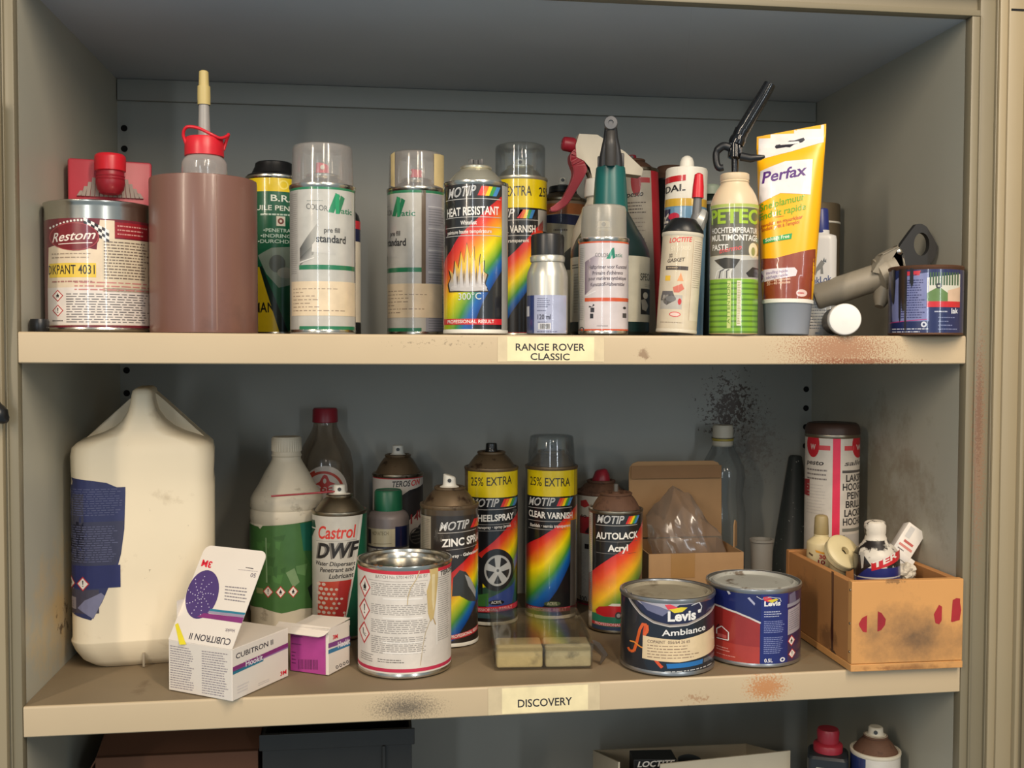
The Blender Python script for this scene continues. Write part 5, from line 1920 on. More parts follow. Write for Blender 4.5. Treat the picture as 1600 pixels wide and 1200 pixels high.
# ---- zinc spray
X, Y, R, H = .417, .172, .0333, .160
Z = z2(X)
t, zt = spray_can('zinc_paint_can', 'black rainbow aerosol with white cut nozzle behind the white labelled tin', X, Y, Z, R, H, .017, .017, DOME_DUSTY, DOME_DUSTY, base=WHITE_PL)
nozzle(t, zt, WHITE_PL, .0075, .015, .0110, None, -.0022)
A = can_art(702, 90, R, 1012, 1, 785, 160)
A.band(788, 1007, (44, 38, 34), R)
A.band(788, 800, (70, 58, 44), R, 1)
A.L = 1
A.r(640, 802, 673, 900, (150, 142, 126))
A.f([(658, 806), (671, 890)], 30, (110, 104, 92), .4, .1)
motip(A, 686, 824, 733, 820, 13, 26)
A.line([(684, 828), (744, 825)], 1, (176, 170, 162))
A.t('ZINC SPRAY', 690, 850, 752, 844, 12, WHT, .04)
A.line([(697, 855), (746, 851)], .8, (150, 144, 138))
A.t('spray \u00b7 Galvaniserende', 700, 868, 752, 862, 5, WHT, .01)
A.ribbon([(752, 846), (744, 852), (732, 868), (716, 882), (700, 896), (680, 912), (655, 930)], [(752, 915), (748, 930), (742, 950), (732, 970), (722, 985), (712, 1000), (700, 1006)], RAINBOW)
A.p([(708, 900), (718, 888), (728, 892), (742, 920), (744, 945), (732, 940), (718, 930), (706, 930)], (60, 62, 60), 2)
A.p([(726, 896), (734, 902), (744, 928), (743, 938), (732, 916)], (160, 160, 156), 3)
A.p([(700, 994), (748, 984), (748, 993), (700, 1001)], (200, 44, 54), 3)
A.t('PROFESSIONAL RESULT', 704, 999, 747, 991, 5, WHT, .01, L=5)
A.build('label', cyl_map(R), PRINT, t)


# ---- tall cans with a yellow band
def extra_can(name, lab, X, Y, px, w, yb, yt, H, capped):
    R = .0328
    Z = z2(X)
    t, zt = spray_can(name, lab, X, Y, Z, R, H, .0165, .0165, DOME_DUSTY, DOME_DUSTY, base=WHITE_PL)
    A = can_art(px, w, R, yb, 0, yt, H * 1000)
    A.band(yt + 2, yb - 4, BLK, R)
    A.band(yt + 1, yt + 5, (90, 70, 50), R, 1)
    A.L = 1
    return t, zt, A, R


t, zt, A, R = extra_can('wheel_paint_can', 'yellow banded black aerosol with car wheel picture and bare black nozzle, middle shelf', .475, .256, 768, 80, 978, 726, .192, False)
nozzle(t, zt, M('chrome_black', (60, 60, 60), .2, .8, .3), .0072, .0125, .0080)
A.r(732, 731, 830, 772, (226, 200, 16))
A.r(700, 731, 731, 800, (110, 90, 60))
A.t('25% EXTRA', 737, 754, 799, 751, 13, (46, 42, 28), .0)
motip(A, 738, 787, 780, 786, 12, 22)
A.line([(738, 792), (806, 790)], 1, (176, 172, 166))
A.t('WHEELSPRAY', 737, 811, 802, 808, 10, WHT, .04)
for y_ in (815, 825):
    A.line([(738, y_ + 1), (806, y_ - 1)], .9, (150, 146, 142))
A.t('velgenspray \u00b7 spray jantes', 741, 823, 798, 820, 4.5, (220, 214, 206), .01)
A.ribbon([(812, 795), (800, 810), (786, 828), (772, 842), (756, 856), (742, 868), (728, 880)], [(812, 870), (806, 885), (800, 900), (792, 915), (784, 930), (776, 945), (770, 955)], RAINBOW)
A.p([(728, 878), (744, 862), (755, 870), (755, 930), (728, 930)], (28, 28, 30), 2)
A.p([(730, 925), (800, 905), (806, 890), (806, 945), (730, 948)], (46, 76, 60), 2)
A.p([(760, 935), (800, 915), (806, 905), (800, 945), (760, 948)], (52, 70, 130), 3)
A.p([(744, 930), (764, 925), (764, 946), (744, 947)], (60, 110, 50), 3)
A.e(776, 888, 27, 34, (34, 34, 36), 4, 36)
A.e(778, 889, 20.5, 25, (176, 176, 172), 5, 32)
A.e(778, 889, 17.5, 21.5, (44, 44, 46), 6, 32)
for k in range(5):
    a = -PI / 2 + k * 2 * PI / 5
    c_, s_ = math.cos(a), math.sin(a)
    A.p([(778 + 3 * c_ - 3.2 * s_, 889 + 3.6 * s_ + 3.6 * c_), (778 + 19 * c_ - 5 * s_, 889 + 23.5 * s_ + 6 * c_), (778 + 19 * c_ + 5 * s_, 889 + 23.5 * s_ - 6 * c_), (778 + 3 * c_ + 3.2 * s_, 889 + 3.6 * s_ - 3.6 * c_)], (186, 186, 182), 7)
A.e(778, 889, 5, 6, (196, 196, 192), 8, 16)
A.e(778, 889, 2, 2.6, (90, 90, 90), 9, 12)
A.e(776, 940.5, 12, 4, (20, 20, 20), 4)
A.t('ACRYL', 768, 942.5, 784, 942, 4.5, (206, 202, 196), .02, L=6)
A.p([(728, 949), (812, 945), (812, 953), (728, 958)], (196, 46, 60), 4)
A.t('PROFESSIONAL RESULT', 734, 956, 800, 952, 4.5, (226, 180, 180), .01, L=6)
A.r(744, 958, 812, 966, (60, 90, 96), 3)
A.build('label', cyl_map(R), PRINT, t)

t, zt, A, R = extra_can('clear_lacquer_can', 'yellow banded black aerosol with clear cap and broad rainbow on middle shelf', .554, .275, 860, 80, 968, 727, .190, True)
nozzle(t, zt, M('grey_nozzle', (120, 118, 114), .4), .0068, .012)
clear_cap(t, R - .0022, R - .0050, .1895, .190 + .0375, CAP_CLEAR, rr=.003)
A.r(822, 731, 896, 773, (226, 200, 16))
A.r(896.5, 731, 915, 773, (210, 186, 20))
A.t('25% EXTRA', 827, 756, 889, 757, 13, (46, 42, 28), .0)
motip(A, 825, 788, 866, 787, 12, 20)
A.line([(824, 792), (892, 791)], 1, (176, 172, 166))
A.t('CLEAR VARNISH', 825, 806, 893, 809, 9.5, WHT, .04)
for y_ in (812, 825):
    A.line([(824, y_), (893, y_ + .5)], .9, (150, 146, 142))
A.t('Blanklak \u00b7 vernis transparent', 827, 822, 890, 822, 4.8, (220, 214, 206), .01)
A.ribbon([(905, 785), (895, 794), (880, 808), (865, 823), (842, 839), (818, 859), (770, 885), (746, 905), (728, 925), (715, 949)],
         [(912, 815), (904, 835), (899, 850), (894, 866), (887, 886), (878, 905), (869, 922), (859, 936), (852, 944), (846, 949)], RAINBOW)
A.e(862, 943, 13, 4, (70, 84, 56), 5)
A.t('ACRYL', 854, 945, 870, 945, 4.5, (176, 172, 150), .02, L=7)
A.r(818, 949, 905, 956, (150, 44, 60), 5)
A.t('PROFESSIONAL RESULT', 824, 955, 884, 955, 4.5, (206, 160, 160), .01, L=7)
A.r(890, 812, 899, 962, (110, 104, 98), 5)
A.build('label', cyl_map(R), PRINT, t)

# ---- white can with red nozzle half hidden
Y, R = .335, .0328
X, Z, H = spot(938, 945, 766, Y)
zc = lambda y: at(938, y, Y).z - Z
t, zt = spray_can('red_nozzle_can', 'white aerosol with dark red nozzle half hidden behind the rusty topped rainbow can', X, Y, Z, R, H, zc(752) - H, .018, RUST, RUST)
bm = lathe([(0, zt), (.0118, zt + .0005), (.0122, zt + .004), (.0108, zt + .009), (.0080, zt + .0155), (.0058, zt + .0172), (0, zt + .0175)], 36)
for v in bm.verts:
    if v.co.z > zt + .008:
        v.co.z += .18 * v.co.x
finish('nozzle', bm, RED_DARK, t)
A = can_art(938, 79, R, 945, 0, 766, H * 1000)
A.band(767, 945, (196, 188, 172), R)
A.L = 1
A.p([(905, 780), (914, 777), (920, 786), (912, 790), (905, 788)], (176, 50, 50))
A.r(904, 804, 926, 832, (176, 44, 50))
A.p([(912, 830), (924, 812), (928, 832)], (60, 30, 34), 2)
A.t('so', 906, 806, 915, 806, 6, (44, 40, 40), .03, L=3)
A.r(912, 848, 926, 856, (40, 34, 34), 2)
A.f([(906, 862), (914, 930)], 30, (150, 142, 130), .4, .2)
A.t('300', 904, 941, 916, 941, 8, (44, 40, 40), .02)
A.r(880, 943, 1000, 960, (170, 36, 60))
A.build('label', cyl_map(R), DULL, t)

# ---- brown topped rainbow can
X, Y, R, H = .6205, .200, .0322, .145
Z = z2(X)
t, zt = spray_can('auto_paint_can', 'black rainbow aerosol with rusty brown dome and red car picture beside the front navy tin', X, Y, Z, R, H, .017, .0185, RUST, TIN_DULL)
finish('valve_stem', lathe([(0, zt + .002), (.0030, zt + .002), (.0028, zt + .013), (.0018, zt + .0132), (0, zt + .012)], 20), M('stem_grey', (96, 92, 86), .4), t)
A = can_art(961, 82, R, 988, 1, 793, 145)
A.band(793, 985, (32, 30, 30), R)
A.band(793, 796, (80, 56, 44), R, 1)
A.L = 1
A.r(900, 790, 925, 985, (196, 188, 174))
A.f([(917, 800), (924, 960)], 50, (140, 134, 122), .4, .1)
motip(A, 932, 812, 974, 812, 12, 16)
A.line([(930, 816), (994, 815)], 1, (176, 172, 166))
A.t('AUTOLACK', 931, 838, 995, 836, 10, WHT, .04)
A.line([(931, 842), (994, 841)], .8, (120, 116, 112))
A.t('Acryl', 949, 857, 980, 856, 10, WHT, .045)
A.line([(931, 861), (994, 860)], .8, (120, 116, 112))
A.ribbon([(1006, 805), (998, 822), (986, 842), (970, 856), (955, 866), (940, 878), (926, 892), (900, 912), (878, 935), (862, 960)],
         [(1012, 850), (1008, 870), (1003, 890), (999, 900), (993, 910), (986, 920), (977, 932), (967, 942), (957, 952), (950, 960)],
         [(0, (206, 44, 44)), (.25, (232, 84, 46)), (.45, (236, 140, 50)), (.65, (240, 186, 40)), (.82, (150, 160, 50)), (1, (50, 120, 60))])
A.p([(925, 960), (1005, 955), (1005, 986), (925, 986)], (40, 110, 84), 4)
A.p([(931, 954), (936, 948), (952, 945), (962, 942), (980, 943), (1000, 948), (1000, 962), (944, 963), (932, 960)], (176, 30, 36), 5)
A.p([(950, 945), (956, 941), (976, 941), (984, 945)], (206, 204, 190), 6)
A.e(966, 960, 5.5, 6, (60, 56, 58), 7, 18)
A.e(966, 960, 3, 3.4, (150, 146, 146), 8, 14)
A.r(925, 973, 1005, 978, (190, 46, 56), 5)
A.t('PROFESSIONAL RESULT', 930, 977.5, 990, 977, 4, (230, 190, 190), .01, L=7)
A.r(925, 979, 1005, 985, (44, 60, 90), 5)
A.build('label', cyl_map(R), PRINT, t)

# ---- small white canister behind the carton
Y, R = .345, .0165
X, Z, H = spot(992, 930, 769, Y)
o = thing('white_canister', 'plain white canister squeezed behind the brown carton and the rusty domed can', 'canister', (X, Y, Z), face_cam(X, Y))
finish('body', lathe([(0, 0), (R, 0), (R, H - .002), (R - .001, H), (R - .0025, H - .001), (R - .003, H - .006), (0, H - .006)], 40), DIRTY_WHITE, o)

# ---- brown carton with a raised flap
X0, X1, Y0, Y1 = .662, .782, .201, .302
Z = z2(.72)
H = .0865
t = thing('brown_carton', 'open brown cardboard carton with raised back flap holding crumpled plastic', 'carton', (X0, Y0, Z), 0)
w, dpt, th = X1 - X0, Y1 - Y0, .0016
finish('front_wall', box(0, 0, .0, w, th, H), KRAFT, t, 20)
finish('back_wall', box(0, dpt - th, .0, w, dpt, H), KRAFT, t, 20)
finish('side_wall', box(0, th, .0, th, dpt - th, H), KRAFT, t, 20)
finish('side_wall', box(w - th, th, .0, w, dpt - th, H), KRAFT, t, 20)
finish('base_board', box(th, th, 0, w - th, dpt - th, th), KRAFT, t, 20)
bm = loft([rrect(w / 2 + .003, .0008, .0006, 0), rrect(w / 2 + .003, .0008, .0006, .084), rrect(w / 2 + .002, .0008, .0006, .092), rrect(w / 2 - .002, .0008, .0006, .0975), rrect(w / 2 - .009, .0008, .0006, .1000)])
xf(bm, Matrix.Translation((w / 2 + .003, dpt, H + .002)) @ Matrix.Rotation(math.radians(-2), 4, 'X'))
fp = finish('back_flap', bm, M('kraft_lighter', (168, 132, 92), .8, 0, .08, 50), t, 20)
finish('flap_fold', box(.002, dpt - .0030, H + .080, w + .004, dpt - .0022, H + .0965), M('kraft_darker', (140, 106, 72), .8, 0, .1, 50), fp, 20)
bm = prism([(0, 0), (0, .028), (.006, .034), (.016, .030), (.018, 0)], -.0007, .0007)
xf(bm, Matrix.Translation((w - .002, .030, H)) @ Matrix.Rotation(math.radians(60), 4, 'Z'))
finish('side_flap', bm, KRAFT, t, 20)
finish('packing_tape', box(.028, -.0004, H - .030, .058, .0002, H), M('tape_tan', (160, 122, 76), .3), t, 20)

BAGM = clear('plastic_bag_film', (246, 240, 234), .17, .14, (196, 180, 164), .55)
bm = bmesh.new()
bmesh.ops.create_icosphere(bm, subdivisions=4, radius=1)
rnd = random.Random(4)
cr = [(Vector((rnd.uniform(-1, 1), rnd.uniform(-1, 1), rnd.uniform(-.8, 1))).normalized(), rnd.uniform(.72, .98)) for _ in range(34)]
for v in bm.verts:
    d = v.co.normalized()
    s_ = 1.15
    for c_, h_ in cr:                      # flattened facets give the film its creases
        k = d.dot(c_)
        if k > .2:
            s_ = min(s_, h_ / k)
    s_ += .03 * math.sin(d.x * 9 + d.z * 7 + 2 * math.sin(d.z * 5))
    top = max(0, d.z)
    v.co = Vector((d.x * .054 * s_ * (1 - .25 * top), d.y * .034 * s_ + d.z * .010, d.z * .078 * s_ - d.x * .018))
o = finish('plastic_bag', bm, BAGM, None, 16)
o.location = (.7225, .249, Z + .0022 + .084)
for v in o.data.vertices:
    v.co.z = max(v.co.z, -.084)
    v.co.x = max(-.0565, min(.0565, v.co.x))
    v.co.y = max(-.045, min(.048, v.co.y))
tag(o, 'crumpled clear plastic bag stuffed in the open brown carton', 'plastic bag')

# ---- clear bottle at the back
Y = .350
X, Z, H = spot(1127, 935, 663, Y)
zc = lambda y: at(1127, y, Y).z - Z
R = .0315
t = thing('clear_water_bottle', 'clear grey bottle with white cap and yellow ring at the back by the splattered wall', 'bottle', (X, Y, Z), face_cam(X, Y))
finish('body', lathe([(0, 0), (R - .003, 0), (R, .004), (R, zc(800)), (R - .0045, zc(770)), (R - .001, zc(745)), (R - .003, zc(728)), (R - .010, zc(712)), (.0165, zc(702)), (.0135, zc(694)), (.0130, zc(684)), (0, zc(684))], 56), clear('grey_bottle', (242, 245, 245), .12, .10, (186, 192, 192)), t)
finish('cap', ribbed([(.0125, zc(684)), (.0140, zc(683)), (.0138, zc(667)), (.0126, zc(664)), (0, zc(664))], 60, .0006, zc(683), zc(668)), DIRTY_WHITE, t)
finish('cap_ring', lathe([(.0135, zc(688.5)), (.0146, zc(688)), (.0146, zc(685)), (.0135, zc(684.5))], 48), M('yellow_ring', (170, 150, 60), .5), t)
finish('neck', lathe([(.0134, zc(697)), (.0140, zc(696)), (.0138, zc(689)), (.0134, zc(688.5))], 48), DIRTY_WHITE, t)

# ---- dark cone
Y = .342
X, Z, H = spot(1240, 935, 712, Y)
t = thing('dark_cone', 'tall dark tapered funnel speckled with white, standing behind the white and red can', 'funnel', (X, Y, Z), 0)
finish('cone', lathe([(0, 0), (.038, 0), (.0385, .003), (.0360, .006), (.0090, H - .002), (.0075, H), (.0060, H - .001), (.0058, H - .01), (0, H - .01)], 48), M('speckled_black', (48, 52, 50), .45, 0, .2, 60, spots=[((170, 168, 160), 150, .665, .02)]), t)

# ---- white and red lacquer can
Y, R = .213, .0328
X, Z, H = spot(1297, 960, 677, Y)
X = .9005
t, zt = spray_can('lacquer_spray_can', 'white aerosol with bright red upright stripe and brown cap behind the wooden box', X, Y, Z, R, H, .004, .022, RUST, TIN_DULL)
finish('cap', lathe([(R - .0012, H - .002), (R + .0006, H - .001), (R + .0004, H + .007), (R - .002, H + .012), (R - .0042, H + .0135), (0, H + .0138)], 56), M('brown_cap', (62, 42, 34), .5, 0, .15), t)
A = can_art(1297, 85, R, 960, 0, 677, H * 1000)
A.band(678, 958, (206, 198, 186), R)
A.L = 1
A.r(1298, 682, 1310, 840, (224, 40, 78))
A.r(1298, 840, 1310, 950, (206, 36, 66))
for cx_ in (1267, 1338):
    A.e(cx_, 692, 10, 20, (186, 24, 40), 2, 24)
    A.t('W', cx_ - 4, 700, cx_ + 4, 700, 8, (214, 200, 190), .03, L=4)
A.r(1276, 693, 1294, 700, (206, 70, 76), 2)
A.r(1316, 693, 1331, 700, (206, 70, 76), 2)
A.t('pesto', 1257, 723, 1284, 723, 7, (50, 46, 46), .03, .2)
A.t('salle', 1316, 723, 1340, 722, 7, (90, 84, 82), .03, .2)
A.f([(1258, 728), (1290, 748)], 3, (120, 112, 108), .45)
A.f([(1258, 752), (1288, 800)], 10, (188, 180, 172), .35)
A.r(1313, 730, 1345, 734, (80, 76, 74), 2)
for k, s_ in enumerate(('LAKSPRAY', 'HOOGGLANS', 'PEINTURE', 'BRILLANT', 'LACKSPRAY', 'HOCHGLANZ')):
    A.t(s_, (1319, 1314, 1321, 1319, 1317, 1315)[k], 747 + k * 13.2, (1362, 1368, 1362, 1362, 1366, 1368)[k], 746 + k * 13.2, 10, (50, 48, 48), .015)
A.r(1314, 818, 1345, 823, (120, 120, 112), 2)
A.r(1314, 827, 1345, 860, (186, 182, 176), 2)
A.r(1315, 828, 1318, 842, (90, 90, 86), 3)
A.p([(1250, 748), (1262, 746), (1262, 772), (1250, 772)], (150, 40, 46), 2)
A.build('label', cyl_map(R), DULL, t)

# ---- grey cup
Y = .200
X, Z, H = spot(1189, 960, 842, Y)
t = thing('grey_cup', 'small grey plastic cup standing between the brown carton and the wooden box', 'cup', (X, Y, Z), 0)
finish('cup_wall', lathe([(0, 0), (.0115, 0), (.0135, H - .004), (.0148, H - .003), (.0148, H), (.0125, H), (.0122, H - .006), (0, H - .008)], 40), M('cup_grey', (120, 116, 108), .5, 0, .1), t)

# ---- front pair of paint tins
X, Y, R, H = .643, .0515, .0497, .0805
Z = z2(X)
LIDG = M('painted_lid', (150, 142, 122), .55, .1, .2, 40, spots=[((104, 92, 72), 26, .54, .12)])
SILRIM = M('silver_rim', (176, 174, 172), .3, .9, .1)
t = thing('wall_paint_tin', 'navy paint tin with orange letter and cream price sticker, front of middle shelf', 'paint tin', (X, Y, Z), face_cam(X, Y))
finish('body', lathe(rim_tin(R, H), 96), SILRIM, t)
finish('lid', lathe([(R - .0024, H - .0030), (R - .0046, H - .0040), (R - .0060, H - .0018), (R - .0072, H - .0014), (R - .0086, H - .0036), (R - .0096, H - .0048), (R * .5, H - .0046), (0, H - .0044)], 80), LIDG, t)
A = can_art(1041, 146, R, 1056, 0, 922, 80.5)
A.band(925, 1050, (28, 34, 44), R)
A.L = 1
A.p([(984, 918), (995, 940), (1012, 955), (1034, 964), (1060, 966), (1085, 960), (1105, 950), (1116, 940), (1116, 920), (1090, 925), (984, 923)], (30, 34, 66))
A.p([(986, 924), (1090, 927), (1105, 924), (1105, 930), (1060, 932), (1045, 942), (1010, 940), (996, 932)], (176, 172, 182), 2)
A.p([(998, 930), (1030, 936), (1045, 942), (1034, 952), (1010, 944)], (110, 112, 140), 3)
sw = [(975, 916), (984, 934), (1000, 952), (1020, 963), (1045, 968), (1072, 966), (1096, 957), (1116, 944)]
A.line(sw, 4, (150, 140, 134), 4)
A.line([(p[0], p[1] + 1.6) for p in sw], 1.4, (206, 200, 194), 5)
A.p([(1037, 932), (1046, 931), (1060, 938), (1054, 944), (1042, 940)], (222, 70, 84), 5)
A.p([(1044, 940), (1062, 936), (1072, 937), (1064, 944), (1052, 946)], (226, 206, 50), 6)
A.line([(1078, 934), (1090, 930), (1094, 938), (1092, 948)], 1.6, (190, 192, 198), 5)
A.t('Levis', 1042, 960, 1085, 958, 16, (238, 236, 232), .05, L=6)
A.t("'", 1088, 958, 1092, 957, 14, (230, 228, 226), .02, L=6)
A.t('Ambiance', 1033, 986, 1100, 980, 10, (232, 230, 226), .008, L=6)
OG = (226, 98, 40)
A.line([(1004, 969), (999, 980), (994, 1005), (990, 1020), (984, 1023), (980, 1018)], 4.4, OG, 5)
A.line([(1002, 970), (1010, 970), (1011, 980), (1006, 988)], 4.6, OG, 6)
A.line([(1008, 972), (1006, 985), (1006, 1000), (1018, 1020), (1026, 1032), (1034, 1041)], 5, (216, 80, 36), 5)
A.line([(983, 1005), (990, 1004), (1000, 1010), (1012, 1012)], 2.4, (238, 150, 60), 7)
A.p([(1004, 989), (1060, 992), (1113, 980), (1118, 1020), (1060, 1031), (1003, 1029)], (228, 204, 164), 8)
A.L = 9
A.t('COPAINT  056/64 26 65', 1011, 1000, 1076, 998, 5, (120, 100, 84), .0)
for k in range(5):
    A.f([(1011, 1003 + k * 5), (1084 + k * 3, 1001 + k * 5), (1084 + k * 3, 1004 + k * 5), (1011, 1006 + k * 5)], 1, (150, 124, 100), .6, .3)
A.p([(1040, 1034), (1097, 1030), (1096, 1038), (1042, 1042)], (34, 110, 176), 3)
A.p([(1098, 1030), (1116, 1027), (1116, 1035), (1098, 1037)], (96, 96, 100), 3)
A.f([(1038, 1046), (1112, 1042), (1112, 1046), (1038, 1050)], 1, (190, 188, 186), .5, .1)
A.build('label', cyl_map(R), PRINT, t)

X, Y, R, H = .7450, .0675, .0506, .0835
Z = z2(X)
t = thing('metal_paint_tin', 'blue and brick red paint tin with pale grey smeared lid, front of middle shelf', 'paint tin', (X, Y, Z), face_cam(X, Y))
finish('body', lathe(rim_tin(R, H), 96), SILRIM, t)
finish('lid', lathe([(R - .0024, H - .0026), (R - .0050, H - .0034), (R - .0060, H - .0006), (R - .0078, H - .0002), (R - .0092, H - .0024), (R - .0104, H - .0036), (R * .5, H - .0032), (0, H - .0030)], 80), M('grey_lid', (168, 168, 160), .5, .1, .08, 30, spots=[((104, 92, 78), 26, .585, .06)]), t)
A = can_art(1175, 148, R, 1044, 0, 908, 83.5)
A.band(910, 1040, (26, 34, 92), R)
A.L = 1
A.band(908, 912, (176, 176, 172), R)
BR_ = (150, 44, 40)
A.p([(1080, 944), (1120, 944), (1150, 950), (1186, 966), (1186, 1040), (1080, 1040)], BR_)
A.p([(1080, 1004), (1120, 1005), (1186, 1008), (1186, 1040), (1080, 1040)], (170, 58, 48), 2)
A.line([(1105, 945), (1125, 946), (1150, 951), (1170, 958), (1187, 966)], 3, (206, 200, 196), 3)
A.line([(1118, 996), (1118, 987), (1126, 980), (1137, 988), (1137, 1002), (1118, 1003)], 1.6, (232, 226, 222), 4)
A.p([(1119, 994), (1134, 994), (1134, 1000), (1119, 1000)], (190, 90, 84), 4)
A.line([(1118, 984), (1122, 978)], 2, (60, 30, 34), 4)
A.f([(1118, 1015), (1142, 1024)], 2, (214, 150, 140), .5)
A.f([(1118, 1028), (1154, 1031)], 1, (214, 150, 140), .5)
A.L = 3
A.p([(1187, 912), (1229, 912), (1229, 1040), (1187, 1040)], (28, 38, 108))
A.p([(1229, 912), (1260, 912), (1260, 1040), (1229, 1040)], (62, 44, 78))
A.p([(1190, 921), (1198, 920), (1206, 926), (1198, 930), (1192, 927)], (214, 60, 70), 4)
A.p([(1197, 927), (1210, 924), (1214, 926), (1204, 931)], (220, 200, 50), 5)
A.line([(1180, 920), (1188, 925), (1200, 921), (1216, 924), (1218, 930)], 1.2, (190, 192, 200), 4)
A.t('Levis', 1192, 936.5, 1217, 936, 8, (236, 234, 232), .05, L=5)
A.f([(1192, 945), (1220, 957)], 3, (190, 194, 216), .45)
A.f([(1192, 962), (1224, 984)], 7, (130, 138, 186), .5, .15)
A.f([(1192, 990), (1222, 1020)], 9, (130, 138, 186), .5, .2)
A.t('0.5L', 1193, 1034, 1206, 1034, 6, (236, 234, 236), .03, L=5)
A.ring(1221, 1031, 2, 4, (230, 230, 234), 5, 14)
A.p([(1228, 936), (1248, 932), (1248, 938), (1228, 942)], (150, 146, 156), 5)
A.p([(1231, 920), (1240, 915), (1242, 934), (1231, 936)], (110, 104, 126), 5)
A.p([(1229, 946), (1248, 940), (1248, 985), (1229, 990)], (166, 156, 160), 5)
A.f([(1231, 950), (1247, 945), (1247, 980), (1231, 984)], 9, (110, 100, 110), .4, .1, 6)
A.ghs(1235, 1001, 6, 10, 'f', 5)
A.ghs(1236, 1024, 6, 9, '!', 5)
A.p([(1133, 915), (1136, 914), (1140, 920), (1137, 922)], (190, 190, 200), 5)
A.p([(1166, 924), (1169, 922), (1178, 932), (1177, 936)], (170, 172, 196), 5)
A.build('label', cyl_map(R), PRINT, t)

# ---- clear box of pale blocks
X0, Y0 = .4570, .0500
Z = z2(.5)
t = thing('clear_box', 'flat clear plastic box with two pale spongy blocks inside', 'box', (X0, Y0, Z), math.radians(-4))
FILM = clear('clear_box_film', (246, 244, 238), .022, .08, (190, 180, 160), .35)
w, dpt, h = .1030, .150, .0275
th = .0008
finish('tray', merge(box(0, 0, 0, w, th, h - .004), box(0, dpt - th, 0, w, dpt, h - .004), box(0, th, 0, th, dpt - th, h - .004), box(w - th, th, 0, w, dpt - th, h - .004), box(th, th, 0, w - th, dpt - th, th)), FILM, t, 20)
for k, (a, b, c, d_) in enumerate(((w / 2 - .0004, th, w / 2 + .0004, dpt - th), (th, .052, w / 2 - .0004, .0528), (w / 2 + .0004, .052, w - th, .0528), (th, .100, w / 2 - .0004, .1008), (w / 2 + .0004, .100, w - th, .1008))):
    finish('partition', box(a, b, th, c, d_, h - .005), FILM, t, 20)
SP = M('pale_sponge', (222, 206, 160), .9, 0, .15, 120, spots=[((136, 128, 104), 40, .58, .2)], bump=.4)
SPG = M('grey_sponge', (204, 196, 166), .9, 0, .2, 120, spots=[((110, 106, 90), 40, .55, .2)], bump=.4)
for k, m_ in enumerate((SP, SPG)):
    bm = box(.0015 + k * (w / 2), .0015, .0010, w / 2 - .0012 + k * (w / 2), .040, h - .0042, .0025, 3)
    finish('sponge_block', bm, m_, t)
finish('lid', merge(box(-.0008, -.0008, h - .0008, w + .0008, dpt + .0008, h), box(-.0008, -.0008, h - .008, w + .0008, 0, h - .0008), box(-.0008, dpt, h - .008, w + .0008, dpt + .0008, h - .0008), box(-.0008, 0, h - .008, 0, dpt, h - .0008), box(w, 0, h - .008, w + .0008, dpt, h - .0008)), FILM, t, 20)
bm = tube([(w + .0015, .020, .024), (w + .007, .014, .020), (w + .015, .012, .010), (w + .010, .008, .0015)], [.003, .005, .004, .001], 5)
for v in bm.verts:
    v.co.y = .012 + (v.co.y - .012) * .25
finish('torn_film', bm, clear('torn_film', (170, 160, 146), .30, .15, (110, 96, 80)), t, 20)

# ---- wooden box
X0, X1, Y0, Y1 = .8232, .9470, -.0085, .168
Z = z2(.88)
WOODF = paint('wood_front', (206, 150, 88), .6, .12, stains_and_light=(
    ((.893, -.0085, Z + .034), (.075, .05, .046), (92, 76, 60), 12, .60, .42, .95),
    ((.893, -.0085, Z + .030), (.06, .05, .022), (72, 58, 48), 40, .80, .40, .6),
    ((.885, -.009, Z + .002), (.09, .05, .008), (120, 76, 40), 40, .74, .25, .7),
    ((.87, -.0085, Z + .094), (.03, .05, .010), (110, 80, 50), 120, .82, .1, .7),
    ((.86, -.0085, Z + .003), (.05, .05, .008), (140, 90, 48), 60, .80, .15, .6)), bump=.15)
WOODS = paint('wood_side', (176, 122, 70), .65, .22, stains_and_light=(
    ((.823, .05, Z + .02), (.03, .06, .04), (104, 70, 40), 30, .80, .2, .7),
    ((.823, .12, Z + .07), (.03, .07, .05), (112, 80, 50), 24, .84, .2, .7)), bump=.2)
t = thing('wooden_box', 'open pale wooden box with red half ovals on the front, right end of middle shelf', 'wooden box', (X0, Y0, Z), 0)
w, dpt, h, th = X1 - X0, Y1 - Y0, .0945, .0085
finish('front_board', box(0, 0, .0078, w, th, h, .0008), WOODF, t, 20)
finish('back_board', box(0, dpt - th, .0078, w, dpt, h, .0008), WOODS, t, 20)
finish('side_board', box(.0002, th, .0078, th, dpt - th, h - .0012, .0008), WOODS, t, 20)
finish('side_board', box(w - th, th, .0078, w - .0002, dpt - th, h - .0012, .0008), WOODS, t, 20)
finish('base_board', box(-.0006, -.0010, 0, w, dpt, .0075, .0008), WOODF, t, 20)
A = face_art([(1328, 908), (1507, 907), (1508, 1036), (1329, 1038)], w * 1000, (h - .008) * 1000)
RDP = (166, 36, 44)
for pts, c_ in (([(1353, 961), (1353, 988), (1347, 987), (1341, 978), (1340, 974), (1345, 965)], RDP),
                ([(1370, 955), (1376, 958), (1383, 968), (1382, 977), (1376, 985), (1370, 987)], (150, 28, 40)),
                ([(1468, 947), (1473, 950), (1473, 972), (1469, 978), (1463, 976), (1460, 962)], RDP),
                ([(1490, 940), (1496, 937), (1502, 938), (1502, 944), (1504, 956), (1502, 972), (1490, 975), (1488, 974)], RDP)):
    A = face_art([(1328, 908), (1507, 907), (1508, 1036), (1329, 1038)], w * 1000, (h - .008) * 1000)
    A.p(pts, c_)
    A.build('paint_mark', plane_map((0, 0, .0078), (1, 0, 0), (0, 0, 1)), PAPER, t, 0)
